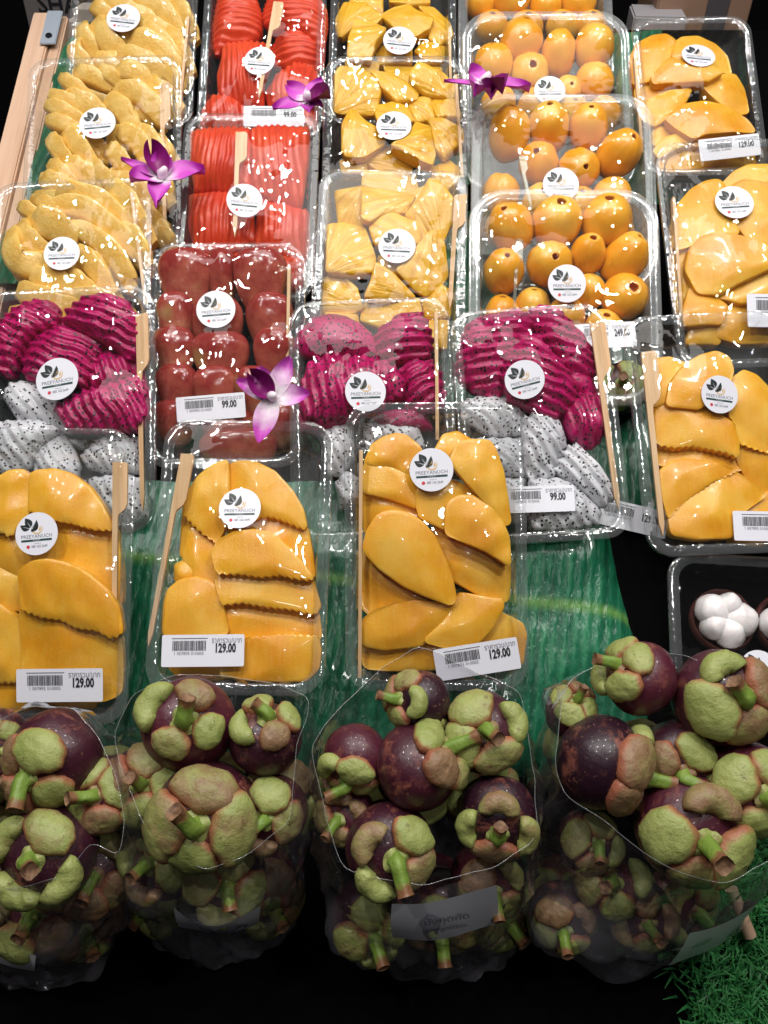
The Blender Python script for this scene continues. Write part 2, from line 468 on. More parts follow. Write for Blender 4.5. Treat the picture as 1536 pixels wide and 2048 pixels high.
DOME={'F3':[(1,'',[(-486,583),(-433,704),(-351,756),(-268,778),(-201,762),(-119,694),(-96,656),(-157,521),(-158,491),(-307,537)]),(1,'',[(-486,576),(-307,537),(-150,484),(-122,266),(-308,335),(-492,381)]),(0,'',[(-494,386),(-308,340),(-119,270),(-52,164),(-234,120),(-385,91),(-483,106)]),(0,'',[(20,672),(74,771),(165,793),(256,739),(193,572),(103,603)]),(2,'',[(107,587),(153,691),(227,720),(375,719),(411,660),(461,511),(488,333),(508,155),(471,141),(413,222),(326,319),(151,513)]),(1,'',[(-121,386),(-9,430),(126,445),(230,399),(275,354),(184,265),(123,175),(78,116),(-100,199),(-122,266)]),(2,'',[(74,232),(90,291),(164,335),(252,334),(355,274),(442,171),(492,52),(497,-131),(351,-35),(73,84)]),(0,'',[(-22,119),(83,80),(368,-42),(514,-140),(499,-380),(394,-379),(125,-228),(7,43)]),(2,'',[(-495,-16),(-465,102),(-398,205),(-309,234),(-206,218),(-103,159),(-16,55),(57,-92),(100,-224),(127,-371),(105,-400),(-63,-341),(-224,-267),(-385,-149),(-480,-45)]),(0,'',[(-506,-37),(-386,-150),(-221,-264),(-56,-347),(108,-408),(93,-482),(-208,-481),(-418,-495),(-508,-419)]),(1,'',[(-506,-519),(-417,-453),(-298,-409),(-134,-388),(103,-411),(73,-492),(-62,-639),(-107,-683),(-359,-711),(-507,-681)]),(1,'',[(-77,-654),(87,-492),(163,-338),(459,-384),(459,-428),(383,-568),(286,-663),(85,-699)]),(0,'',[(301,-662),(453,-484),(601,-560),(623,-634),(598,-827),(463,-827),(329,-781)]),(0,'',[(-509,-673),(-284,-704),(-104,-690),(90,-706),(240,-677),(269,-841),(-285,-853),(-494,-837)])],'F2':[(1,'z',[(-414,270),(-394,408),(-326,518),(-240,590),(-144,631),(-131,538),(-116,306),(-151,153),(-184,85),(-302,165)]),(1,'z',[(-128,608),(-61,633),(46,628),(185,560),(313,423),(386,302),(414,181),(262,238),(171,267),(67,249),(-99,276),(-126,460)]),(0,'',[(-129,291),(92,280),(167,282),(260,253),(405,202),(443,27),(468,-138),(376,-155),(222,-53),(-81,16)]),(0,'z',[(-432,284),(-319,186),(-185,105),(-153,-46),(-165,-197),(-295,-155),(-359,-96),(-419,9)]),(2,'z',[(-178,-10),(-147,65),(-47,120),(84,137),(203,117),(325,16),(418,-85),(479,-164),(363,-159),(275,-139),(145,-157),(-2,-138),(-141,-134)]),(1,'z',[(-156,-117),(-16,-114),(132,-125),(265,-122),(457,-140),(524,-337),(496,-381),(364,-355),(203,-344),(26,-319),(-105,-336),(-150,-205)]),(1,'',[(-493,-345),(-478,-257),(-409,-196),(-307,-172),(-218,-192),(-164,-228),(-120,-337),(-71,-524),(-207,-563),(-425,-568),(-486,-534)]),(0,'z',[(-135,-315),(13,-304),(191,-322),(355,-348),(497,-374),(525,-534),(248,-570),(43,-574),(-92,-519)]),(1,'u',[(-17,-580),(185,-554),(329,-537),(518,-546),(535,-625),(525,-738),(457,-810),(314,-821),(84,-819),(-90,-795),(-98,-668)]),(0,'',[(-491,-702),(-111,-694),(-17,-792),(-103,-815),(-395,-801)]),(0,'',[(-450,-83),(-377,-51),(-311,-140),(-396,-202),(-443,-173)])],'F1':[(1,'z',[(-469,446),(-430,614),(-341,668),(-282,704),(-198,711),(-143,663),(-120,451),(-192,344),(-250,268),(-327,312),(-419,341)]),(1,'z',[(-144,679),(-100,707),(21,719),(144,682),(268,593),(363,473),(444,322),(338,321),(246,342),(170,364),(64,378),(-120,436)]),(0,'',[(-150,455),(144,382),(221,360),(314,338),(421,325),(457,157),(477,20),(484,-207),(390,-148),(265,-28),(33,60),(-137,119)]),(0,'z',[(-497,328),(-359,330),(-266,285),(-171,210),(-122,119),(-195,27),(-208,-19),(-271,10),(-348,40),(-486,68)]),(2,'z',[(-145,-31),(-135,29),(-63,82),(41,98),(161,77),(312,5),(434,-97),(512,-214),(540,-376),(474,-407),(383,-356),(249,-343),(144,-286),(9,-273),(-119,-223)]),(1,'',[(-148,-227),(-19,-255),(117,-268),(224,-327),(360,-355),(504,-398),(517,-591),(509,-798),(406,-844),(167,-847),(-119,-807)]),(0,'',[(-485,38),(-348,40),(-271,10),(-201,-19),(-170,-231),(-261,-232),(-477,-175)]),(1,'z',[(-441,-246),(-306,-214),(-229,-273),(-153,-302),(-132,-451),(-133,-629),(-197,-719),(-421,-722)]),(0,'',[(-440,-702),(-228,-699),(139,-799),(324,-901),(-160,-908),(-432,-896)])],'G3':[(1,'',[(-403,525),(-382,574),(-270,583),(-168,515),(-229,401),(-293,256),(-438,213),(-421,393)]),(2,'',[(-312,362),(-196,488),(-79,549),(34,574),(113,524),(127,424),(78,312),(-142,159),(-353,201)]),(1,'z',[(-428,237),(-264,230),(-98,182),(18,111),(102,43),(124,-87),(109,-198),(45,-163),(-90,-126),(-194,-97),(-318,-100),(-438,-62)]),(0,'',[(-403,-91),(-291,-72),(-137,-87),(75,-145),(187,-238),(136,-276),(-1,-246),(-229,-204),(-416,-204)]),(1,'z',[(-447,-285),(-364,-225),(-238,-207),(-87,-229),(97,-293),(-72,-356),(-173,-423),(-254,-466),(-354,-539),(-424,-614),(-450,-442)]),(1,'',[(-416,-614),(-348,-547),(-248,-474),(-166,-431),(-66,-364),(96,-301),(304,-475),(178,-547),(44,-634),(11,-771),(-246,-775),(-415,-737)]),(1,'z',[(155,384),(250,447),(339,410),(415,323),(501,221),(479,-151),(339,-160),(220,-123),(132,-87),(141,41),(95,108)]),(0,'',[(155,-67),(253,-96),(373,-133),(530,-132),(497,-467),(341,-476),(204,-343),(144,-212)]),(0,'',[(44,-620),(211,-525),(343,-460),(530,-452),(487,-748),(233,-814),(39,-775)])],'G2':[(1,'',[(-587,285),(-515,473),(-397,602),(-267,674),(-162,678),(-118,608),(-184,495),(-116,338),(-79,146),(-311,138),(-507,72),(-603,58)]),(0,'',[(-83,691),(16,784),(146,837),(297,830),(431,724),(474,526),(271,575),(37,665)]),(1,'',[(-67,605),(44,658),(239,610),(420,484),(420,103),(173,40),(10,104),(-74,260)]),(2,'',[(-537,-151),(-494,14),(-407,103),(-269,124),(-88,78),(127,-34),(306,-135),(113,-200),(-134,-298),(-311,-381),(-459,-356)]),(0,'',[(-577,96),(-463,109),(-451,-99),(-370,-290),(-442,-324),(-577,-465),(-591,-280)]),(1,'',[(-360,-362),(-206,-277),(-27,-193),(183,-148),(349,-174),(303,-393),(109,-457),(-126,-455)]),(1,'',[(-596,-516),(-496,-291),(-366,-344),(-238,-478),(-297,-620),(-581,-607)]),(0,'',[(-298,-552),(-94,-414),(316,-396),(284,-760),(-136,-759),(-314,-697)]),(0,'',[(-537,-723),(-483,-543),(-300,-570),(-304,-751)])],'G1':[(1,'',[(-571,473),(-502,609),(-359,675),(-242,672),(-161,590),(-226,419),(-394,264),(-391,196),(-576,178)]),(1,'',[(-163,567),(-89,634),(68,642),(217,569),(320,429),(339,247),(224,261),(71,276),(-159,304),(-206,419)]),(2,'',[(-422,182),(-254,347),(-127,265),(117,215),(208,168),(65,82),(-200,99),(-409,115)]),(0,'',[(-534,213),(-336,253),(-122,237),(-16,133),(-274,71),(-456,-15),(-533,-13)]),(1,'',[(51,73),(120,184),(376,235),(437,87),(446,-180),(327,-221),(169,-85)]),(1,'',[(-544,-136),(-460,-49),(-260,36),(-66,54),(-136,-78),(-263,-208),(-423,-293),(-532,-224)]),(2,'',[(-340,-283),(-186,-155),(26,-116),(228,-187),(383,-321),(444,-452),(275,-449),(10,-464),(-125,-504),(-246,-394)]),(0,'',[(-415,-327),(-377,-218),(-259,-198),(-193,-310),(-377,-438),(-417,-459)]),(1,'',[(-214,-493),(41,-412),(329,-375),(495,-422),(428,-508),(-48,-540)]),(1,'',[(-446,-553),(-361,-447),(-186,-407),(-159,-516),(-414,-619)]),(0,'',[(-394,-634),(-20,-511),(479,-479),(498,-653),(-42,-728),(-364,-721)])],'P2':[(1,'v',[(-552,752),(-458,771),(-251,773),(-40,766),(-11,617),(4,199),(-135,163),(-325,195),(-481,175),(-533,470)]),(1,'v',[(-12,722),(20,776),(210,796),(480,799),(489,587),(469,308),(441,50),(308,66),(181,115),(7,199),(-11,529)]),(0,'v',[(-531,184),(-342,221),(-135,206),(-9,208),(55,-238),(-165,-359),(-462,-364),(-529,-75)]),(0,'v',[(90,140),(297,108),(505,42),(516,-231),(499,-383),(227,-387),(51,-305),(68,-33)]),(0,'v',[(-537,-398),(-241,-394),(7,-357),(24,-674),(-502,-682)]),(0,'v',[(55,-373),(259,-404),(492,-400),(473,-684),(72,-690)])],'P1':[(1,'h',[(-513,397),(-483,668),(-454,795),(-130,797),(-48,545),(-39,358),(-89,275),(-351,192),(-470,109),(-502,191)]),(1,'h',[(-36,483),(17,713),(103,798),(498,801),(594,591),(599,404),(570,177),(407,299),(209,360),(85,359)]),(0,'h',[(47,172),(129,359),(198,443),(396,424),(579,279),(568,53),(447,-50),(233,-32),(88,49)]),(1,'v',[(-398,68),(-386,181),(-175,223),(55,215),(79,72),(2,-192),(14,-471),(-231,-433),(-409,-375),(-430,-155)]),(1,'v',[(25,-312),(140,-131),(311,-8),(489,-68),(554,-188),(536,-468),(295,-548),(104,-550)]),(0,'v',[(-575,-481),(-496,-320),(-321,-299),(-150,-378),(-127,-677),(-405,-698),(-600,-660)]),(0,'v',[(-65,-498),(145,-476),(529,-433),(519,-691),(-55,-716)])],'C3':[(0,'',[(-485,838),(-257,867),(-229,551),(-288,517),(-442,547)]),(1,'',[(-252,840),(-24,828),(188,815),(103,632),(-77,596),(-179,512),(-240,543)]),(1,'',[(111,616),(220,749),(306,917),(413,852),(498,738),(502,557),(423,377),(256,520)]),(1,'',[(-511,68),(-524,505),(-405,524),(-223,495),(-123,221),(-133,92),(-295,57)]),(1,'',[(-177,479),(-76,579),(13,614),(249,504),(230,357),(23,321),(-127,334)]),(1,'',[(60,96),(188,259),(340,448),(439,345),(474,89),(403,-23),(301,-89),(212,-43)]),(0,'',[(-538,-138),(-525,55),(-390,74),(-266,-36),(-214,-194),(-346,-261),(-526,-233)]),(1,'',[(-191,-131),(-144,-4),(-113,141),(31,64),(213,-107),(-50,-160)]),(0,'',[(-108,161),(-97,274),(84,262),(104,100),(1,34)]),(0,'',[(274,-120),(419,11),(517,-51),(499,-257),(307,-262)]),(0,'',[(-202,-130),(244,-105),(279,-310),(-44,-380),(-225,-290)]),(0,'',[(-509,-264),(-256,-259),(-219,-462),(-499,-469)]),(0,'',[(234,-311),(485,-289),(475,-524),(226,-530)]),(0,'',[(194,625),(425,432),(384,268),(231,379)])],'C2':[(1,'',[(-543,817),(-502,874),(-318,855),(-116,721),(-180,437),(-411,437),(-544,456)]),(1,'',[(-217,836),(-17,817),(216,683),(199,588),(17,550),(-116,664)]),(1,'',[(133,798),(216,913),(449,836),(548,740),(531,626),(299,626),(150,721)]),(1,'',[(-180,437),(-148,513),(-16,569),(117,494),(166,325),(-146,306)]),(2,'',[(-465,-21),(-470,235),(-391,402),(-242,272),(-95,199),(-94,89),(-271,-57),(-432,-84)]),(2,'',[(-29,16),(100,126),(197,291),(311,273),(335,89),(358,-38),(325,-156),(181,-93)]),(1,'',[(298,363),(429,363),(609,270),(616,140),(443,-26),(362,66),(330,288)]),(0,'',[(101,605),(318,643),(367,415),(185,378)]),(0,'',[(-309,-15),(-178,115),(36,134),(168,-33),(135,-143),(-110,-143)]),(0,'',[(-490,-33),(-343,59),(-227,4),(-274,-144),(-471,-144)]),(0,'',[(332,-69),(497,5),(594,-124),(543,-270),(445,-343),(348,-252)]),(0,'',[(-289,-290),(-275,-125),(-111,-125),(184,-125),(217,-343),(-27,-398)]),(0,'',[(319,682),(553,682),(600,415),(384,415)]),(0,'',[(-498,-435),(-272,-308),(-108,-434),(-268,-668),(-494,-650)]),(0,'',[(-11,-416),(299,-271),(445,-397),(378,-666),(55,-685)])],'C1':[(1,'',[(-569,280),(-492,451),(-291,431),(-106,262),(-177,177),(-358,176),(-518,69),(-566,174)]),(1,'',[(-125,326),(1,412),(164,435),(256,329),(402,267),(366,140),(222,54),(77,95)]),(0,'',[(258,458),(404,459),(569,310),(606,162),(478,34),(369,75),(350,309)]),(2,'',[(-435,-240),(-431,-34),(-356,218),(-175,135),(-67,94),(-171,-73),(-221,-259)]),(0,'',[(225,-74),(315,75),(515,34),(515,-155),(334,-177)]),(0,'',[(-175,-14),(5,93),(188,-32),(190,-199),(-135,-202)]),(0,'',[(-461,-184),(-135,-202),(-167,-451),(-455,-454)]),(0,'',[(-81,-243),(497,-197),(443,-466),(-5,-491)]),(0,'',[(-478,495),(-299,713),(-113,649),(-109,390),(-293,453)]),(0,'',[(-37,520),(34,760),(330,740),(368,480),(166,457)])],'D1':[(1,'a',[(-618,668),(-546,759),(-447,864),(-322,926),(-220,928),(-143,890),(-103,805),(-114,710),(-264,650),(-350,533),(-408,375),(-469,299),(-609,385)]),(1,'a',[(-373,454),(-350,560),(-265,677),(-101,696),(-64,749),(13,718),(154,602),(231,504),(182,345),(96,177),(-5,249),(-131,308),(-255,261),(-343,292)]),(2,'a',[(-51,717),(-14,810),(111,871),(224,900),(338,874),(439,814),(515,702),(553,526),(515,381),(441,385),(315,484),(190,571),(51,644)]),(0,'b',[(96,323),(221,533),(375,470),(502,437),(502,248),(350,202),(148,159),(60,191)]),(2,'b',[(-112,34),(108,152),(219,160),(392,203),(553,247),(590,89),(577,-92),(491,-178),(222,-164),(2,-140)]),(0,'w',[(-519,167),(-472,258),(-308,289),(-180,176),(-76,25),(-24,-122),(-212,-86),(-401,-24)]),(1,'w',[(-594,-62),(-421,-45),(-248,-54),(-123,-99),(-98,-126),(-219,-223),(-325,-397),(-483,-426),(-583,-383)]),(0,'w',[(-306,-302),(-198,-139),(-98,-131),(4,-280),(43,-398),(8,-537),(-265,-485)]),(0,'w',[(54,-308),(177,-198),(277,-164),(477,-200),(490,-460),(229,-446),(105,-401)]),(0,'w',[(131,-505),(354,-478),(515,-525),(540,-793),(356,-859),(183,-774)]),(0,'w',[(-537,-458),(-289,-496),(-213,-615),(-257,-801),(-527,-787)]),(0,'w',[(-189,-565),(81,-503),(134,-797),(-135,-833)])],'D2':[(1,'s',[(-567,586),(-538,700),(-427,827),(-303,851),(-180,832),(-72,769),(20,664),(43,533),(-80,509),(-242,515),(-364,520),(-486,525)]),(1,'h',[(33,620),(63,706),(161,775),(245,830),(389,831),(433,749),(469,632),(449,489),(297,437),(189,441),(56,490)]),(2,'v',[(-510,273),(-482,384),(-440,481),(-305,511),(-131,483),(56,462),(187,372),(250,271),(232,160),(124,123),(43,57),(-249,13),(-487,22),(-539,107)]),(1,'c',[(233,156),(250,268),(214,383),(326,465),(460,445),(523,343),(542,173),(524,89),(362,40),(243,86)]),(0,'w',[(-368,-51),(-258,43),(-152,-31),(-158,-254),(-255,-388),(-335,-371)]),(0,'w',[(-283,-442),(-214,-362),(-109,-421),(-114,-584),(-248,-647)]),(0,'w',[(-70,-6),(309,8),(381,-191),(162,-293),(-48,-175)]),(0,'s',[(-555,97),(-256,114),(-96,23),(-341,-66),(-530,-45)]),(0,'s',[(-40,77),(393,89),(441,-53),(116,-83)]),(0,'w',[(-52,-313),(296,-298),(422,-468),(360,-683),(-11,-683)])],'D3':[(1,'h',[(-558,475),(-493,708),(-428,823),(-263,882),(-53,903),(51,811),(25,710),(-115,566),(-169,318),(-255,240),(-408,283),(-526,390)]),(2,'d',[(-221,377),(-155,589),(-50,700),(72,659),(166,502),(250,398),(310,229),(284,133),(149,28),(-1,70),(-101,157),(-190,195)]),(1,'d',[(16,864),(62,931),(161,950),(254,919),(309,829),(393,721),(470,547),(483,378),(380,301),(263,391),(184,547),(59,725)]),(1,'n',[(190,65),(243,193),(406,249),(494,194),(535,77),(519,-69),(421,-176),(341,-203),(243,-101)]),(0,'w',[(-524,232),(-370,273),(-151,243),(-64,154),(-49,-28),(-318,-45),(-527,100)]),(1,'W',[(-92,50),(13,84),(143,60),(209,-131),(133,-271),(74,-394),(-79,-385),(-101,-288)]),(1,'W',[(103,-333),(202,-195),(268,-159),(405,-319),(512,-531),(499,-578),(415,-643),(347,-568),(235,-467)]),(1,'w',[(-82,-417),(117,-421),(234,-483),(405,-666),(379,-757),(140,-789),(-85,-768),(-121,-665)]),(0,'w',[(-477,-68),(-101,-74),(-111,-349),(-482,-326)]),(0,'w',[(-454,-360),(-114,-381),(-128,-697),(-466,-692)]),(0,'s',[(215,405),(469,389),(508,169),(288,182)])]}
PLUM={'M3':[(-41.24,63.4,18.0,18.1,19.83,-0.36,0.34,0.87),(-3.46,68.2,18.0,19.82,19.82,0.02,0.38,0.92),(37.13,69.33,18.0,20.31,19.79,-0.05,0.53,0.85),(-47.35,25.05,18.0,16.25,19.15,0.05,0.26,0.97),(-9.84,31.64,18.0,17.96,19.67,0.06,-0.15,0.99),(21.75,40.92,18.0,14.03,18.48,0.08,0.37,0.92),(51.39,37.48,18.0,17.08,20.5,0.51,0.53,0.68),(51.46,5.1,18.0,18.31,16.96,0.16,0.05,0.99),(22.06,10.24,18.0,13.6,13.6,0.26,0.73,0.64),(-22.88,-2.63,18.0,13.59,13.59,0.0,0.76,0.65),(-48.28,-8.19,18.0,13.58,12.73,0.0,0.76,0.65),(4.02,-11.32,18.0,15.24,14.39,0.02,0.2,0.98),(34.07,-21.69,18.0,15.18,14.34,0.01,0.46,0.89),(-23.1,-31.03,18.0,15.19,14.34,0.02,0.33,0.94),(-55.07,-34.85,18.0,13.51,13.51,0.01,0.64,0.77)],'M2':[(-45.41,61.45,18.0,17.7,25.15,0.02,0.64,0.76),(-10.72,66.94,18.0,17.7,20.86,-0.09,0.41,0.91),(24.43,67.24,18.0,17.11,20.46,-0.04,0.32,0.95),(50.58,41.72,18.0,17.54,21.23,0.39,0.14,0.91),(-19.24,33.88,18.0,17.0,17.56,-0.24,0.02,0.97),(16.12,29.13,18.0,17.51,17.51,0.16,-0.44,0.88),(-52.31,6.1,18.0,15.62,15.62,-0.06,0.73,0.68),(45.16,3.16,18.0,16.46,15.54,-0.0,0.73,0.68),(-16.73,-4.57,18.0,16.47,16.47,0.02,0.15,0.99),(15.94,-8.19,18.0,16.43,16.43,0.02,0.39,0.92),(-51.31,-28.92,18.0,15.48,15.48,0.01,0.42,0.91),(48.0,-31.62,18.0,15.4,15.4,0.01,0.42,0.91)],'M1':[(-21.62,72.09,18.0,19.69,19.09,0.16,0.54,0.83),(14.1,59.52,18.0,16.01,21.01,0.0,0.68,0.73),(48.16,66.32,18.0,18.42,19.63,0.1,0.73,0.68),(-47.88,49.34,18.0,18.4,17.0,-0.21,0.56,0.8),(-13.12,42.54,18.0,17.56,13.96,0.06,-0.19,0.98),(48.05,31.3,18.0,17.88,15.89,0.28,0.63,0.73),(23.13,23.46,18.0,12.9,11.91,0.1,-0.19,0.98),(-43.32,8.93,18.0,15.85,14.86,-0.05,0.51,0.86),(-8.86,4.52,18.0,15.82,15.82,0.02,0.06,1.0),(26.33,-4.3,18.0,15.77,15.77,0.01,0.33,0.95),(55.75,-4.27,18.0,15.76,15.76,0.01,0.61,0.79)],'M0':[(-52.77,25.46,18.0,16.03,12.83,-0.01,0.58,0.81),(-22.86,29.73,18.0,20.32,14.97,-0.0,0.54,0.84),(13.29,22.65,18.0,16.0,11.74,0.13,0.35,0.93),(47.39,25.7,18.0,18.14,12.8,-0.01,0.69,0.73),(-42.17,-3.42,18.0,15.91,12.73,0.0,0.29,0.96),(-6.18,-2.86,18.0,15.91,12.72,0.0,0.29,0.96),(29.78,-2.3,18.0,15.9,12.72,0.0,0.29,0.96),(59.36,-1.84,18.0,15.89,12.71,0.0,0.29,0.96)]}
ROSE=[(-35.1,65.6,20.0,21.4,19.0),(-6.2,68.4,16.0,12.4,17.9),(25.1,65.1,20.0,22.2,19.4),(-42.2,33.9,16.0,15.8,16.6),(-10.4,30.3,12.0,22.9,17.9),(32.2,31.7,16.0,19.4,17.4),(-43.2,5.9,16.0,18.1,15.7),(-5.8,2.3,16.0,22.8,15.7),(36.6,3.6,16.0,16.9,16.5),(-39.6,-23.5,16.0,17.6,14.8),(-9.8,-25.3,16.0,18.7,14.8),(20.2,-25.6,16.0,16.8,14.8),(45.8,-23.7,12.0,11.8,13.7),(-40.5,-49.4,12.0,19.5,13.7),(0.6,-55.7,12.0,21.4,13.6),(41.5,-51.9,12.0,15.6,13.6),(8.8,-72.9,12.0,33.0,14.0)]
SL={'T3':[([(-368,858),(-184,756),(-42,656)],8.9),([(-146,893),(176,784),(486,523)],13.4),([(-266,729),(95,696),(461,357),(558,262)],13.4),([(-11,548),(241,383),(437,119),(466,-1)],12.7),([(22,364),(163,192),(303,-7)],13.4),([(-441,616),(-380,460),(-224,347)],14.2),([(-507,543),(-484,345),(-397,221),(-249,258)],15.6),([(-317,609),(-177,556),(5,456)],17.9),([(-356,204),(-228,64),(-103,-16)],12.7),([(-81,145),(44,50),(169,-45)],12.7),([(285,918),(455,723),(569,488)],14.2),([(376,513),(515,385),(599,200)],12.7),([(-476,786),(-391,736),(-263,652)],8.9),([(-429,15),(-153,-146),(119,-232)],16.4),([(-20,-94),(252,-166),(524,-325)],16.4),([(-474,-202),(-213,-360),(57,-431)],16.4),([(54,-302),(324,-402),(554,-556)],16.4),([(-233,212),(-120,88),(6,-37)],12.7)],'T2':[([(-443,897),(-316,786),(-159,674)],9.2),([(-305,910),(-165,869),(-9,792)],10.7),([(-105,920),(20,862),(114,787)],9.2),([(96,895),(267,853),(407,741)],12.2),([(-528,723),(-371,611),(-187,587)],10.1),([(-554,601),(-398,507),(-244,449)],10.1),([(-532,426),(-408,369),(-256,346)],9.7),([(86,682),(332,603),(519,368)],14.2),([(-5,633),(151,487),(262,257)],14.2),([(109,297),(309,135),(418,-108)],14.2),([(37,128),(131,-12),(239,-151)],12.7),([(292,290),(431,113),(554,-96)],13.4),([(429,216),(521,110),(613,-64)],11.2),([(-510,252),(-430,129),(-319,-46)],12.7),([(-361,298),(-249,139),(-109,-20)],13.1),([(-484,-39),(-375,-161),(-266,-266)],12.7),([(-365,7),(-211,-117),(-30,-192)],14.2),([(-170,0),(-77,-106),(45,-194)],11.9),([(390,830),(454,686),(532,507)],11.2),([(-553,-188),(-416,-260),(-220,-318)],13.4),([(-15,-192),(227,-285),(437,-394)],14.9),([(-605,-370),(-303,-497),(-5,-559)],16.4),([(51,-429),(291,-554),(530,-711)],16.4),([(403,-73),(510,-229),(587,-449)],13.4),([(-445,-656),(-148,-750),(237,-846)],16.4),([(440,-642),(531,-776),(591,-908)],13.4)],'T1':[([(-302,505),(-60,384),(231,284)],14.2),([(-35,542),(241,421),(434,223)],14.2),([(338,519),(478,379),(552,202)],11.2),([(-434,447),(-329,387),(-221,268)],11.2),([(-540,271),(-515,154),(-404,-21)],14.2),([(-391,309),(-312,113),(-119,-63)],17.1),([(-42,53),(194,-8),(471,-259)],15.6),([(50,207),(224,69),(450,-145)],13.1),([(284,205),(424,68),(525,-164)],11.2),([(-577,77),(-567,-78),(-406,-251)],13.1),([(-150,-101),(122,-218),(327,-372)],15.6),([(306,-277),(411,-392),(496,-468)],11.2),([(-364,-137),(-225,-234),(-54,-331)],13.1),([(-484,705),(-176,663),(166,580)],16.4),([(-567,-326),(-278,-461),(56,-539)],16.4),([(52,-464),(304,-579),(474,-730)],16.4),([(-565,-590),(-264,-686),(232,-802)],16.4),([(-220,249),(-114,150),(24,71)],13.4)]}
ST={'F3':(-3.0,51.9,15.0,3),'F2':(-2.0,29.3,14.0,2),'F1':(-4.3,27.8,14.6,6),'G3':(0.7,24.3,13.8,-8),'G2':(-9.2,41.5,15.9,2),'G1':(0.2,34.6,15.4,-8),'P2':(-0.2,-1.3,14.9,0),'P1':(-0.5,-12.6,14.9,-8),'R':(-7.5,32.9,15.2,5),'C3':(5.5,28.5,15.1,-2),'C2':(-0.9,21.2,15.6,-2),'C1':(6.6,-6.1,15.7,-5),'M3':(0.7,7.1,15.1,2),'M2':(-2.9,2.4,15.4,2),'M1':(2.1,8.7,14.4,2),'D1':(-4.9,21.2,16.2,5),'D2':(-4.0,15.7,14.7,2),'D3':(-8.9,28.7,14.2,8),'T3':(-4.8,25.3,14.3,0),'T2':(-4.4,29.6,16.1,4),'T1':(-7.9,21.9,16.4,-8),'K':(5.0,-23.0,13.0,0)}
LB={'F3':(27.3,-77.6,57.9,21.7,8.7,'129.00'),'F2':(-20.9,-64.7,53.6,20.5,1.9,'129.00'),'F1':(13.8,-73.4,57.9,22.2,1.4,'129.00'),'G3':(26.0,-72.0,50.8,21.2,-3.6,'129.00'),'G2':(17.9,-56.6,57.6,27.7,-2.5,'129.00'),'G1':(20.0,-60.8,56.2,19.8,7.0,'129.00'),'P1':(14.3,-67.1,56.7,20.0,0.9,'99.00'),'R':(-10.0,-45.0,53.0,19.4,4.1,'99.00'),'D3':(-6.1,-58.0,51.5,19.0,-1.6,'99.00'),'M3':(31.8,-34.2,46.4,20.7,3.9,'249.00')}
SK=[('F3',-51.2,65.6,-53.0,-90.4,1),('F2',-39.6,66.0,-55.3,-63.2,0),('F1',50.4,76.9,50.6,-2.4,0),('G3',-45.6,60.3,-44.8,-74.7,0),('G2',-59.4,47.4,-61.4,-54.2,1),('G1',-57.8,36.4,-57.1,-18.6,1),('P2',-5.8,61.1,-4.0,-33.4,0),('P1',15.6,51.2,3.1,-51.5,0),('R',48.9,68.3,47.5,-24.9,1),('C3',56.1,73.0,52.5,-23.2,0),('C2',54.7,72.4,60.1,-24.9,1),('C1',55.4,6.1,56.6,-36.2,1),('D1',56.5,69.5,57.7,-78.6,0),('D2',49.8,76.7,48.8,45.2,1),('D3',49.6,71.4,54.3,-67.7,0),('T3',50.2,76.2,58.9,-1.2,1),('T2',55.1,67.5,57.7,-71.7,0),('T1',55.9,22.3,51.8,-39.5,1)]
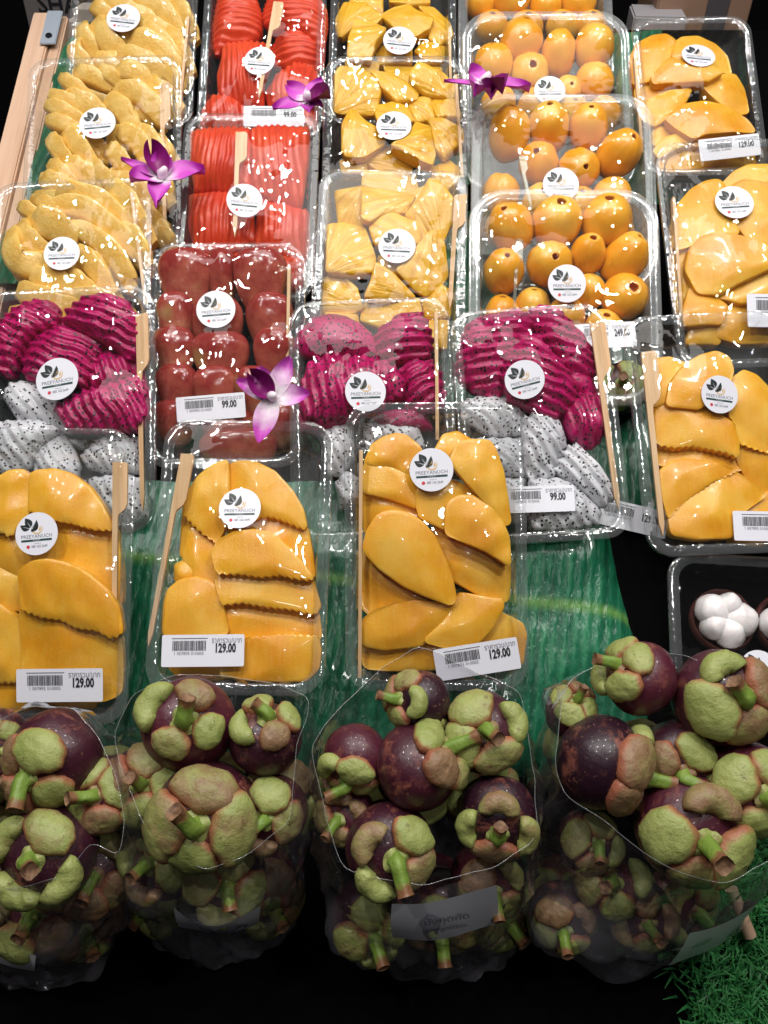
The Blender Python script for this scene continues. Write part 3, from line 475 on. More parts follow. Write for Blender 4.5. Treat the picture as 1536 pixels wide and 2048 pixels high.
MG=[('B2',-0.1157,0.268,0.9545,0.0257,0.1202,-0.4453,0.8873,0.22,0.4798,0.8493),('B2',-0.0697,0.2603,0.9512,0.0202,0.1515,0.0867,0.9846,-0.7466,0.3555,0.5623),('B2',-0.1024,0.2237,0.9298,0.0278,-0.0216,-0.6266,0.779,-0.4153,0.1344,0.8997),('B2',-0.1418,0.2445,0.927,0.0211,0.1176,-0.4627,0.8787,-0.2282,-0.1543,0.9613),('B2',-0.0654,0.2306,0.9208,0.0196,-0.125,-0.656,0.7444,-0.6284,-0.7524,0.1974),('B2',-0.0959,0.2085,0.882,0.0226,0.2222,-0.6064,0.7635,0.2432,-0.8999,-0.362),('B2',-0.1319,0.217,0.8858,0.0215,-0.2353,-0.5004,0.8332,-0.4515,-0.79,0.4148),('B1',-0.1915,0.2511,0.9471,0.025,-0.3171,-0.8205,0.4756,0.0333,-0.9956,-0.0882),('B1',-0.1905,0.2065,0.9192,0.0247,-0.0481,-0.5571,0.8291,0.4908,-0.5979,0.6338),('B1',-0.227,0.2457,0.9448,0.017,0.2857,-0.6776,0.6776,0.7717,-0.4497,0.4497),('B1',-0.1628,0.2381,0.9266,0.0203,-0.1212,-0.5092,0.8521,-0.7167,-0.3578,0.5986),('B1',-0.2278,0.2659,0.9474,0.0137,0.1818,-0.8119,0.5548,0.613,-0.7274,0.3085),('B1',-0.2204,0.2736,0.9294,0.0103,-0.125,-0.5021,0.8557,-0.4959,-0.0468,0.8671),('B1',-0.2287,0.2242,0.8986,0.0188,0.0667,-0.6049,0.7935,0.4143,-0.2222,0.8826),('B1',-0.2104,0.1971,0.8567,0.0243,0.1579,-0.4869,0.8591,-0.207,-0.9364,0.2835),('B1',-0.1752,0.2145,0.8764,0.023,0.1667,-0.5693,0.805,-0.0893,-0.9766,0.1957),('B3',0.0215,0.2771,0.9648,0.0172,-0.8125,-0.2577,0.5229,-0.9522,0.1154,0.2829),('B3',-0.0161,0.2524,0.9453,0.018,-0.2679,-0.9628,0.0368,-0.8901,-0.4123,-0.1941),('B3',0.0194,0.244,0.949,0.0233,0.7639,0.1152,0.635,0.9108,0.2197,0.3495),('B3',0.0583,0.2649,0.9507,0.0221,0.0,-0.4692,0.8831,0.4181,-0.7675,0.4859),('B3',0.0031,0.2081,0.9224,0.0233,0.1556,-0.6664,0.7292,0.2619,-0.8837,-0.3879),('B3',0.066,0.2235,0.9309,0.0204,-0.1538,-0.8561,0.4934,0.0925,0.2551,0.9625),('B3',-0.0217,0.2306,0.9159,0.0162,-0.3333,-0.6179,0.7121,-0.4811,-0.8714,0.0961),('B3',-0.0103,0.1988,0.8454,0.0217,0.2105,-0.8239,0.5262,0.3224,-0.9466,-0.0066),('B3',0.0373,0.2009,0.8517,0.0215,-0.1053,-0.9348,0.3393,0.0962,-0.9478,-0.3041),('B3',0.0606,0.2088,0.8797,0.0188,0.1765,-0.8095,0.5599,0.1112,-0.9861,-0.1233),('B4',0.1529,0.2894,0.9708,0.0204,-0.7908,0.0385,0.6108,-0.977,0.0852,0.1953),('B4',0.1987,0.2795,0.9645,0.0261,0.1389,-0.5625,0.815,-0.606,0.3876,0.6947),('B4',0.1262,0.2499,0.9441,0.0252,0.8977,-0.4318,0.088,0.9786,-0.203,-0.0341),('B4',0.1754,0.2556,0.9367,0.0213,-0.1707,-0.8209,0.545,0.8446,-0.5277,0.09),('B4',0.1755,0.2199,0.9232,0.0283,0.0179,-0.707,0.707,0.0516,-0.7956,0.6036),('B4',0.2117,0.2371,0.9359,0.0244,0.0417,-0.6451,0.763,0.3073,-0.265,0.914),('B4',0.113,0.2802,0.9471,0.0143,0.1481,-0.0451,0.9879,0.2852,0.3383,0.8968),('B4',0.1259,0.2295,0.883,0.0173,0.125,-0.5563,0.8215,-0.1544,-0.9813,0.1153),('B4',0.1423,0.2131,0.8598,0.0207,-0.2105,-0.3798,0.9008,-0.5918,-0.478,0.6491),('B4',0.1115,0.2007,0.8417,0.0187,-0.1176,-0.8158,0.5662,0.0102,-0.9861,0.1658),('B4',0.1599,0.2001,0.8463,0.0186,0.0,-0.7071,0.7071,0.2301,-0.8313,0.5059)]
RIM={'B1':([(-0.2373,0.2458,0.9636),(-0.2253,0.2584,0.9693),(-0.2041,0.2682,0.9736),(-0.1779,0.2667,0.9729),(-0.1615,0.2508,0.9659),(-0.1502,0.2331,0.9576),(-0.1429,0.2122,0.9476),(-0.1449,0.1957,0.9393),(-0.1604,0.2025,0.9428),(-0.1726,0.1867,0.9347),(-0.2021,0.1821,0.931),(-0.2238,0.1841,0.9326),(-0.2366,0.2122,0.9476)],(-0.2297,0.1896,0.785,0.0451)),'B2':([(-0.1538,0.2534,0.967),(-0.1463,0.2726,0.9757),(-0.1248,0.2841,0.9815),(-0.0956,0.2841,0.9815),(-0.0663,0.2795,0.9792),(-0.0437,0.2734,0.976),(-0.0447,0.261,0.9704),(-0.05,0.2508,0.9659),(-0.0504,0.2311,0.9567),(-0.0518,0.2117,0.9473),(-0.0731,0.1972,0.9401),(-0.097,0.1892,0.936),(-0.1154,0.1984,0.9407),(-0.131,0.2094,0.9462),(-0.1468,0.2348,0.9584)],(-0.1133,0.2174,0.785,0.0466)),'B3':([(-0.0414,0.2483,0.9647),(-0.0225,0.27,0.9744),(-0.0023,0.2867,0.9828),(0.0213,0.3007,0.988),(0.0474,0.288,0.9834),(0.0788,0.2756,0.9772),(0.0816,0.2508,0.9659),(0.0844,0.2216,0.9521),(0.0827,0.2025,0.9428),(0.0589,0.1905,0.9367),(0.0222,0.1835,0.9321),(-0.0022,0.1861,0.9342),(-0.0211,0.1894,0.9361),(-0.0312,0.2122,0.9476)],(0.0341,0.2069,0.785,0.0563)),'B4':([(0.1001,0.2584,0.9693),(0.1058,0.2795,0.9792),(0.1388,0.2958,0.9873),(0.1768,0.2945,0.9867),(0.2072,0.2815,0.9802),(0.2294,0.2584,0.9693),(0.2242,0.2216,0.9521),(0.2158,0.1961,0.9396),(0.1852,0.1837,0.9323),(0.1629,0.1871,0.935),(0.1423,0.1966,0.9398),(0.1193,0.214,0.9485),(0.1007,0.2239,0.9533),(0.0966,0.236,0.959)],(0.1588,0.2134,0.785,0.055))}

# ---------------------------------------------------------------- setting: counter, board, leaf, back
def loft(name, prof, x0, x1, mat, nx=2, **kw):
    V = [(x0 + (x1 - x0) * i / (nx - 1), y, z) for i in range(nx) for y, z in prof]
    return mk(name, V, gf(nx, len(prof)), mat, **kw)


tag(loft('counter', [(-.6, .0), (-.1, .0), (-.08, .775), (-.075, .78), (.30, .78), (.31, .782), (1.3, .782)], -1.2, 1.2, m_black, sharp=30), kind='structure')
tag(loft('wall', [(1.75, -.2), (1.75, 3.2)], -4, 4, m_void), kind='structure')
tag(loft('floor', [(-3, 0), (1.8, 0)], -4, 4, m_void), kind='structure')
BP = [(.285, .78), (.288, .842), (.30, .848), (.42, .926), (.55, .958), (.85, 1.046), (1.06, 1.106), (1.065, .78)]
bd = empty('display_stand', Matrix.Translation((0, .28, .78)))
T0 = Matrix.Translation((0, -.28, -.78))
o = loft('top_board', BP, -.335, .52, m_black, parent=bd, M=T0, sharp=25)
tag(bd, 'black sloping display stand carrying all the fruit trays', 'display stand')


def board_z(y):
    return float(np.interp(y, [p[0] for p in BP[1:7]], [p[1] for p in BP[1:7]]))


def box(name, size, mat, M, parent=None, bev=.002):
    import bmesh
    bm = bmesh.new()
    bmesh.ops.create_cube(bm, size=1)
    for v in bm.verts:
        v.co = Vector((v.co.x * size[0], v.co.y * size[1], v.co.z * size[2]))
    if bev:
        bmesh.ops.bevel(bm, geom=bm.edges[:], offset=bev, segments=2, affect='EDGES')
    me = bpy.data.meshes.new(name)
    bm.to_mesh(me); bm.free()
    return mko(name, me, mat, parent, M, 40)


def frame(o_, y_, z_):
    """matrix with origin o_, local y along y_, local z near z_"""
    y = Vector(y_).normalized(); x = y.cross(Vector(z_)).normalized(); z = x.cross(y)
    M = Matrix((x, y, z)).transposed().to_4x4()
    M.translation = Vector(o_)
    return M


# wooden rail at the left, with its metal bracket
ra, rb = Vector((-.352, .60, .990)), Vector((-.352, .992, 1.136))
rail = empty('wooden_rail', frame(ra, rb - ra, (0, 0, 1)))
L = (rb - ra).length
box('rail_bar', (.022, L, .014), m_wood, Matrix.Translation((0, L / 2, 0)), rail, .0015)
box('side_plank', (.012, L, .10), m_wood, Matrix.Translation((.0175, L / 2, -.047)), rail, .0015)
br = box('bracket', (.016, .050, .002), m_metal, Matrix.Translation((.013, L - .027, .009)), rail, .0006)
V, F = tube([(0, 0, 0), (0, 0, .0012)], [.0034, .0034], 16)
mk('screw', V, F, plain('screw_head', (.05, .05, .06), .4, Metallic=1.0), br, Matrix.Translation((.0, -.014, .001)))
tag(rail, 'pale wooden rail with a metal bracket along the left edge of the stand', 'rail')
bk = box('back_rail', (.80, .02, .07), m_brown, Matrix.Translation((.08, 1.078, 1.062)), None, .002)
tag(bk, 'brown wooden back rail behind the rear trays', 'rail')

# sign and cartons behind
dg = None


def text_mesh(s, size, sx=1.0, bold=0, space=1.0, align='CENTER'):
    cu = bpy.data.curves.new('t', 'FONT')
    cu.body, cu.size, cu.align_x, cu.align_y, cu.offset, cu.space_character = s, size, align, 'CENTER', bold, space
    cu.resolution_u = 2
    ob = bpy.data.objects.new('t', cu)
    COL.objects.link(ob)
    me = bpy.data.meshes.new_from_object(ob.evaluated_get(bpy.context.evaluated_depsgraph_get()))
    bpy.data.objects.remove(ob)
    for v in me.vertices:
        v.co.x *= sx
    return me


sg = empty('sign', frame((-.325, 1.13, 1.062), (0, .12, 1), (0, -1, .12)))
box('card', (.20, .14, .003), m_card, Matrix.Translation((0, .07, 0)), sg, .001)
mko('lettering', text_mesh('SHAK', .026, 1.0, .0005, 1.0, 'LEFT'), m_ink, sg, Matrix.Translation((-.084, .050, .0022)), 0)
tag(sg, 'grey card sign with black capitals behind the pale pineapple', 'sign')
ct = empty('carton', frame((.372, 1.16, 1.085), (0, 1, 0), (0, 0, 1)))
box('carton_body', (.11, .09, .10), m_carton, Matrix.Identity(4), ct)
box('tape_strip', (.03, .0914, .1014), plain('grey_tape', (.10, .09, .10), .5), Matrix.Translation((.016, 0, 0)), ct)
tag(ct, 'small kraft carton with grey tape behind the tubs', 'carton')
wp = box('paper_box', (.060, .05, .085), plain('dull_paper', (.40, .38, .40), .6), frame((.318, 1.11, 1.070), (.1, 1, 0), (0, 0, 1)))
tag(wp, 'small white paper box standing beside the kraft carton', 'box')
rk = box('paper_packet', (.045, .05, .05), plain('off_white_packet', (.45, .40, .36), .7), frame((-.315, 1.02, 1.115), (.2, 1, 0), (0, .2, 1)), None, .012)
tag(rk, 'crumpled off white packet behind the rearmost pale pineapple tray', 'packet')


def leaf(name, label, path, widths, dirs, group='green leaves under the trays', rib=.06, nv=21, wave=.003, seed=1, thick=.0009):
    """leaf sheet: midrib path (world), half widths to both sides along dirs"""
    m = len(path)
    V, g = [], []
    for i in range(m):
        for j in range(nv):
            t = j / (nv - 1) * 2 - 1
            w = widths[i][0] if t < 0 else widths[i][1]
            p = Vector(path[i]) + Vector(dirs[i]) * (t * w)
            V.append(p); g.append(max(0, 1 - abs(t) * (w / .11) / rib) if rib else 0)
    P = np.array(V)
    P[:, 2] += wave * wob(P, .10, seed) + wave * .4 * wob(P, .03, seed + 1)
    B = P - np.array([0, 0, thick])
    N = len(P)
    F = gf(m, nv) + gf(m, nv, off=N, flip=True)
    c = P.mean(0)
    ob = mk(name, np.vstack([P, B]) - c, F, m_leaf, M=Matrix.Translation(c), sharp=60, attr=g + g)
    return tag(ob, label, 'leaf', group)


# big leaf draped over the front of the stand (midrib runs left-right, pale stripe)
ys = np.array([.290, .292, .294, .296, .299, .308] + list(np.linspace(.316, .48, 60)))
zs = np.array([.832, .840, .845, .850, .8555, .863] + list(np.interp(np.linspace(.316, .48, 60), [.308, .345, .42, .48], [.863, .8865, .933, .9505])))
V, g = [], []
nx = 150
for i in range(nx):
    u = i / (nx - 1)
    for y, z in zip(ys, zs):
        xr = .192 - (y - .31) * .14
        x = -.34 + (xr + .34) * u
        mid = .392 - .10 * (x - .10)
        V.append((x, y, z + .003 - .014 * max(0, (u - .955) / .045) ** 2))
        g.append(max(0, 1 - abs(y - mid) / .005) * .7)
P = np.array(V)
P[:, 2] += .0016 * wob(P, .09, 3) + .0006 * np.sin(P[:, 0] * 520 - P[:, 1] * 330 + 0.8 * wob(P, .08, 4)) * np.where(P[:, 1] < .392 - .1 * (P[:, 0] - .1), 1, .3)
Bm = P - np.array([0, .0006, .0008]); N = len(P)
c = P.mean(0)
ob = mk('banana_leaf', np.vstack([P, Bm]) - c, gf(nx, len(ys), flip=True) + gf(nx, len(ys), off=N), m_leaf, M=Matrix.Translation(c), sharp=70, attr=g + g)
tag(ob, 'glossy banana leaf with pale midrib draped over the front of the stand', 'leaf', 'green leaves under the trays')
pts = spline([(-.335, .66, 1.02), (-.325, .76, 1.052), (-.312, .86, 1.09), (-.29, .95, 1.125), (-.26, 1.0, 1.14)], 16)
wd = [(.042 * math.sin(math.pi * (i / 15 * .92 + .04)) ** .6, .05) for i in range(16)]
leaf('banana_leaf', 'dark green leaf edge sticking out left of the pale pineapple trays', pts, wd, [(.96, -.28, .05)] * 16, rib=0, wave=.003, seed=5)
pts = spline([(.27, 1.02, 1.115), (.268, .9, 1.075), (.262, .78, 1.035)], 8)
leaf('banana_leaf', 'green leaf showing beside the tub column and rear mango tray', pts, [(.03, .03)] * 8, [(1, 0, 0)] * 8, rib=0, wave=.002, seed=8)
pts = spline([(.075, .86, 1.05), (.075, .70, 1.003), (.075, .56, .963)], 10)
leaf('banana_leaf', 'dark green leaf strip between the pineapple chunks and the plum tubs', pts, [(.03, .03)] * 10, [(1, 0, 0)] * 10, rib=0, wave=.0015, seed=9)
pts = spline([(.185, .62, .978), (.185, .53, .957), (.185, .45, .936)], 10)
leaf('banana_leaf', 'green leaf piece behind the dragon fruit tray with the 99.00 label', pts, [(.03, .03)] * 10, [(1, 0, 0)] * 10, rib=0, wave=.002, seed=10)

# ---------------------------------------------------------------- trays
TRAY = {
    'T1': ('rear pale pineapple tray', 'clear film-wrapped tray of pale pineapple at the back left'),
    'T2': ('middle pale pineapple tray', 'clear tray of fanned pale pineapple beside the green leaf edge'),
    'T3': ('front pale pineapple tray', 'clear tray of long pale pineapple slices right behind the left dragon fruit tray'),
    'P1': ('rear papaya tray', 'clear tray of rippled papaya at the back with a glaring sticker'),
    'P2': ('front papaya tray', 'clear tray of rippled orange papaya with a bamboo pick down its middle'),
    'R': ('rose apple tray', 'clear tray of dark red rose apples'),
    'C1': ('rear pineapple chunk tray', 'rearmost clear tray of yellow pineapple chunks'),
    'C2': ('middle pineapple chunk tray', 'middle clear tray of yellow pineapple chunks'),
    'C3': ('front pineapple chunk tray', 'front clear tray of yellow pineapple chunks with a flat bamboo pick'),
    'M0': ('rearmost plum tub', 'rearmost plastic tub of peeled plums cut off by the top edge'),
    'M1': ('second plum tub', 'plastic tub of peeled orange plums next to a purple orchid'),
    'M2': ('third plum tub', 'plastic tub of peeled orange plums second nearest of its column'),
    'M3': ('nearest plum tub', 'nearest plastic tub of peeled orange plums with holes'),
    'G1': ('rear mango tray', 'clear tray of mango slices at the back right with a ribbed wall'),
    'G2': ('middle mango tray', 'clear tray of mango at the right edge behind the larger one'),
    'G3': ('right-hand mango tray', 'large clear tray of wavy-cut mango at the right edge with a bamboo pick'),
    'D1': ('left dragon fruit tray', 'clear tray of magenta dragon fruit at the left edge'),
    'D2': ('middle dragon fruit tray', 'clear tray of magenta dragon fruit in the middle, beside the orchid'),
    'D3': ('right dragon fruit tray', 'clear tray of magenta and white dragon fruit labelled 99.00'),
    'F1': ('front left mango tray', 'front mango tray cut off by the left edge, labelled 129.00'),
    'F2': ('front tilted mango tray', 'front mango tray with an upright bamboo pick at its left side and wavy slices'),
    'F3': ('front middle mango tray', 'front mango tray with smooth cheeks, its 129.00 label stuck on askew'),
    'K': ('dark tray', 'dark clear tray of opened white mangosteen at the right edge'),
}
TUB = ('M0', 'M1', 'M2', 'M3')
TM, PIECES = {}, {k: [] for k in TRAY}
for k, (m, W_, L_, H_) in TR.items():
    R = np.array(m).reshape(3, 4)
    M = Matrix([list(r) for r in R] + [[0, 0, 0, 1]])
    TM[k] = empty('plum_tub' if k in TUB else 'fruit_tray', M)
    tag(TM[k], TRAY[k][1], 'tub' if k in TUB else 'tray', 'film-wrapped fruit trays on the stand')


def rrect(w, h, r, n):
    """n points of a rounded rectangle, constant angle-ish parametrisation"""
    pts = []
    q = n // 4
    for c, (sx, sy) in enumerate(((1, 1), (-1, 1), (-1, -1), (1, -1))):
        for i in range(q):
            t = i / q
            # third of the samples along each half side, the rest on the corner
            if t < .3: a, e = 0, -(1 - t / .3)
            elif t < .7: a, e = (t - .3) / .4 * 90, 0
            else: a, e = 90, (t - .7) / .3
            cx, cy = w / 2 - r, h / 2 - r
            A = rad(a)
            x, y = cx + r * math.cos(A), cy + r * math.sin(A)
            if e < 0: y = cy * (1 + e)
            if e > 0: x = cx * (1 - e)
            if c % 2 == 0:
                pts.append((sx * x, sy * y))
            else:
                x2, y2 = None, None
                A = rad(90 - a)
                x, y = cx + r * math.cos(A), cy + r * math.sin(A)
                if e < 0: x = cx * (1 + e)
                if e > 0: y = cy * (1 - e)
                pts.append((sx * x, sy * y))
    return np.array(pts)


def tray_shell(k):
    m, W_, L_, H_ = TR[k]
    tub = k in TUB
    n = 160
    cr = 30 if tub else 19
    inn = 9 if tub else 7.5           # flange width
    prof = [(-.5, H_ - 2.2), (0, H_ - .4), (1.2, H_), (inn - 1.6, H_), (inn, H_ - .8)]
    wall = [(inn + .8, H_ - 4), (inn + 1.6, H_ * .6), (inn + 3, H_ * .25), (inn + 5, 3.5), (inn + 8, .8), (inn + 14, 0)]

    def rings(pr, rib):
        V = []
        for q, (ins, z) in enumerate(pr):
            P = rrect(W_ - 2 * ins, L_ - 2 * ins, max(cr - ins * .8, 6), n)
            if rib and 0 < q < len(pr) - 2:
                d = np.diff(np.vstack([P, P[:1]]), axis=0)
                s = np.cumsum(np.linalg.norm(d, axis=1))
                nrm = np.c_[d[:, 1], -d[:, 0]] / (np.linalg.norm(d, axis=1)[:, None] + 1e-9)
                wv = np.clip(np.sin(s / rib * 2 * np.pi) * 1.8, -1, 1)
                P = P - nrm * (wv * .9)[:, None]
            V += [(x, y, z) for x, y in P]
        return np.array(V) / 1000

    V = rings(prof, 0)
    mk('rim', V, gf(len(prof), n, cv=True), m_tubrim if tub else m_rim, TM[k], sharp=50)
    V = rings([prof[-1]] + wall, 6.0 if tub else 13.0)
    nr = len(wall) + 1
    F = gf(nr, n, cv=True) + [tuple(range((nr - 1) * n, nr * n))]
    mk('shell', V, F, m_tub if tub else (m_dtray if k == 'K' else m_tray), TM[k], sharp=50)


for k in TRAY:
    tray_shell(k)


# ---------------------------------------------------------------- fruit pieces
def piece(k, name, V, F, mat, cat, desc, sharp=40, attr=None, obst=True):
    """a loose piece lying in tray k; V in tray-local millimetres"""
    V = np.asarray(V, float)
    c = np.array([V[:, 0].mean(), V[:, 1].mean(), V[:, 2].min()])
    M = TM[k].matrix_basis @ Matrix.Translation(c / 1000)
    ob = mk(name, (V - c) / 1000, F, mat, M=M, sharp=sharp, attr=attr)
    ob['category'] = cat
    PIECES[k].append((ob, V, F, desc, V[:, 0].mean(), V[:, 1].mean()))
    return ob


def dome(out, z0, ze, zt, p=2.0, rings=11, n=72, sm=3, ridge=None, zig='', tilt=(0, 0), amp=.5, seed=0, bev=.7, coff=(0, 0), wl=20, grow=1.0, facets=0):
    O = resample(np.asarray(out) / 10, n, sm)
    c = O.mean(0) + np.asarray(coff)
    d = np.roll(O, -1, 0) - np.roll(O, 1, 0)
    area = np.sum(O[:, 0] * np.roll(O[:, 1], -1) - O[:, 1] * np.roll(O[:, 0], -1))
    if area < 0:
        O = O[::-1]; d = np.roll(O, -1, 0) - np.roll(O, 1, 0)
    t = d / (np.linalg.norm(d, axis=1)[:, None] + 1e-9)
    nr = np.c_[t[:, 1], -t[:, 0]]
    O = O + nr * grow
    ZG = np.zeros_like(O)
    if zig:
        s = np.cumsum(np.linalg.norm(np.roll(O, -1, 0) - O, axis=1))
        w = np.clip((-nr[:, 1] if 'z' in zig else nr[:, 1]) * 1.6 - .3, 0, 1)
        ZG = nr * (w * .6 * np.sin(s / 4.8 * 2 * np.pi))[:, None]
    if ridge:
        ph, lam, A = ridge
        nv = np.array([math.cos(ph), math.sin(ph)])
        qo = O @ nv + .9 * wob(np.c_[O, O[:, 0] * 0], 24, seed + 2)
        O = O + nr * (A * .8 * np.sin(qo / lam * 2 * np.pi) * np.abs(t @ nv))[:, None]
    rr = math.sqrt(abs(area) / 2 / math.pi)
    rho = [1.0] + list(1 - bev / rr - (1 - bev / rr) * np.linspace(0, 1, rings)[:-1] ** 1.15)
    V = [np.c_[c + (O - c) * .93, np.full(n, z0)], np.c_[O + ZG + nr * .25, np.full(n, z0 + (ze - z0) * .5)]]
    Os = O.copy()
    for _ in range(int((n / 72) ** 2 * 70)):
        Os = .5 * Os + .25 * (np.roll(Os, 1, 0) + np.roll(Os, -1, 0))
    for i, q in enumerate(rho):
        bl = max(q, 0) ** 5
        P = c + (Os * (1 - bl) + O * bl - c) * q + ZG * max(q, 0) ** 22
        z = ze + (zt - ze) * (1 - max(q, 0) ** p)
        if i == 0:
            z = ze - bev
        V.append(np.c_[P, np.full(n, z)])
    V.append(np.array([[*c, zt]]))
    V = np.vstack(V)
    lift = np.clip((V[:, 2] - z0) / max(ze - z0, 1), 0, 1)
    dz = amp * wob(V, wl, seed) * lift
    dz += ((V[:, 0] - c[0]) * tilt[0] + (V[:, 1] - c[1]) * tilt[1]) * lift
    if facets:
        fr = np.random.RandomState(seed + 5)
        z = V[:, 2].copy()
        for _ in range(facets):
            a_ = fr.uniform(0, 6.28); u = np.array([math.cos(a_), math.sin(a_)])
            pl = zt - fr.uniform(.3, 1.0) - fr.uniform(.08, .22) * ((V[:, :2] - c) @ u)
            z = np.where(lift >= .999, -np.logaddexp(-z / .35, -pl / .35) * .35, z)
        V[:, 2] = np.maximum(z, np.minimum(V[:, 2], ze - bev * 2))
    if ridge:
        qv = V[:, :2] @ nv + .9 * wob(np.c_[V[:, :2], V[:, 0] * 0], 24, seed + 2)
        dz += A * np.sin(qv / lam * 2 * np.pi) * lift * (1 + .25 * wob(V, 18, seed + 3))
    V[:, 2] += dz
    m = len(rho) + 2
    F = gf(m, n, cv=True, flip=True)
    top = m * n
    F += [((m - 1) * n + j, (m - 1) * n + (j + 1) % n, top) for j in range(n)]
    F.append(tuple(range(n))[::-1])
    return V, F, O, c


RID = {'h': 90, 'v': 0, 'a': 68, 'b': 22, 'c': 120, 'd': 72, 'n': 12, 'w': 35, 'W': 32}
rs = np.random.RandomState(3)
for k, ps in DOME.items():
    for i, (ly, fl, out) in enumerate(ps):
        sd = hash_ = (ord(k[0]) * 31 + int(k[1]) * 7 + i * 13) % 9999
        tl = (rs.uniform(-.10, .10), rs.uniform(-.12, .12))
        if k[0] in 'FG':
            ze = 15 + 7 * ly
            V, F, O, c = dome(out, 3 + 6 * ly, ze, ze + 3.2, 2.2, 16, 190 if 'z' in fl or 'u' in fl else 110, 5 if fl else 3, None, fl, tl, .45, sd, .5, wl=26, facets=2, grow=2.2 if ly == 0 else 1.5)
            V[:, 2] += (5.0 * (1 - (V[:, 0] / 62) ** 2 - (V[:, 1] / 100) ** 2)) * np.clip((V[:, 2] - 4) / 10, 0, 1)
            piece(k, 'mango_slice', V, F, m_mango, 'mango', 'wavy-cut yellow mango piece' if fl else 'smooth yellow mango piece', 38)
        elif k[0] == 'P':
            ze = 12 + 8 * ly
            V, F, O, c = dome(out, 3 + 4 * ly, ze, ze + 13, 3.0, 26, 200, 4, (rad(RID[fl] + rs.uniform(-6, 6)), 5.8, .75), '', (tl[0], .05), .5, sd, 1.2)
            piece(k, 'papaya_block', V, F, m_papaya, 'papaya', 'rippled red papaya block', 60)
        elif k[0] == 'D':
            ze = 12 + 7 * ly
            white = fl in 'wW'
            rg = None if fl == 's' else (rad(RID[fl] + rs.uniform(-8, 8)), 7.0, .55 if fl == 'w' else 1.25)
            V, F, O, c = dome(out, 3 + 4 * ly, ze, ze + (8 if white else 11), 3.4, 26, 190, 3, rg, '', tl, 1.0, sd, 1.0)
            piece(k, 'dragon_fruit_piece', V, F, m_dwhite if white else m_dred, 'dragon fruit',
                  'white seeded dragon fruit piece' if white else ('smooth magenta dragon fruit piece' if fl == 's' else 'rippled magenta dragon fruit piece'), 60)
        else:
            ze = 15 + 7 * ly
            V, F, O, c = dome(out, 3 + 6 * ly, ze, ze + 3.5, 3.0, 14, 110, 2, None, '', (tl[0] * 2.2, tl[1] * 2.2), .35, sd, .6, facets=2)
            # fibres radiate from the sharpest corner
            A = np.asarray(out) / 10
            a1 = np.roll(A, 1, 0) - A; a2 = np.roll(A, -1, 0) - A
            cs = np.sum(a1 * a2, 1) / (np.linalg.norm(a1, axis=1) * np.linalg.norm(a2, axis=1))
            ap = A[np.argmax(cs)] + (A[np.argmax(cs)] - c) * .25
            ang = np.arctan2(V[:, 1] - ap[1], V[:, 0] - ap[0])
            a0 = math.atan2(c[1] - ap[1], c[0] - ap[0])
            ang = (ang - a0 + np.pi) % (2 * np.pi) - np.pi
            lift = np.clip((V[:, 2] - 8) / 8, 0, 1)
            rr_ = np.hypot(V[:, 0] - ap[0], V[:, 1] - ap[1])
            V[:, 2] -= lift * .6 * np.clip(np.sin(ang * 11 + sd + .12 * rr_) - .45, 0, 1) * np.clip(rr_ / 14, 0, 1.3)
            piece(k, 'pineapple_chunk', V, F, m_chunk, 'pineapple', 'yellow pineapple chunk', 45, attr=ang)

# pale pineapple: long tapering curved slices
for k, ps in SL.items():
    ps = ps + [([(x + 30, y - 50) for x, y in p_], w_) for p_, w_ in ps[::2]]
    nlow = len(ps) * 2 // 3
    wl_, ll_ = TR[k][1], TR[k][2]
    ps = ps + [([(10 * (fx * wl_ - 22), 10 * (fy * ll_ + 8)), (10 * fx * wl_, 10 * (fy * ll_ + 2)), (10 * (fx * wl_ + 20), 10 * (fy * ll_ - 10))], 17.0) for fx in (-.16, .16) for fy in (-.3, -.1, .1, .28)]
    for i, (pth, w) in enumerate(ps):
        w *= 1.06
        low = i >= nlow
        P2 = spline(np.asarray(pth, float) / 10, 16)
        d = P2[-1] - P2[0]
        ext = d / np.linalg.norm(d) * 4
        P2[0] -= ext * .5; P2[-1] += ext
        zb = (6 if low else 14) + (i % 4) * 1.6
        V = []
        nc = 16
        ph = rs.uniform(0, 6)
        for j, p in enumerate(P2):
            u = j / 15
            t = P2[min(j + 1, 15)] - P2[max(j - 1, 0)]; t /= np.linalg.norm(t)
            b = np.array([-t[1], t[0]])
            taper = max(.12, (math.sin(math.pi * (u * .93 + .035))) ** .26)
            zc = zb + 6.5 * math.sin(math.pi * (u * .8 + .15)) - 3
            for q in range(nc):
                a = 2 * math.pi * q / nc
                ca, sa = math.cos(a), math.sin(a)
                ex = abs(ca) ** .4 * math.copysign(1, ca)
                ez = abs(sa) ** .4 * math.copysign(1, sa)
                rr_ = 1 + (.07 * math.sin(u * 17 + ph) if ca > .2 else 0)
                xo = w * .62 * taper * ex * rr_
                zo = w * .52 * taper * ez + .5 * xo
                V.append((*(p + b * xo), max(zc + zo, 1.5)))
        V = np.array(V)
        V[:, 2] += .3 * wob(V, 10, i + 50)
        V[:, 0] += .25 * wob(V, 12, i + 150)
        F = gf(16, nc, cv=True, flip=True) + [tuple(range(nc))[::-1], tuple(15 * nc + q for q in range(nc))]
        piece(k, 'pineapple_slice', V, F, m_pale, 'pineapple', 'long pale pineapple slice', 38)


# peeled plums: faceted eggs with a torn hole at the stone end
def rot_to(ax):
    return Vector(ax).normalized().to_track_quat('Z', 'Y').to_matrix()


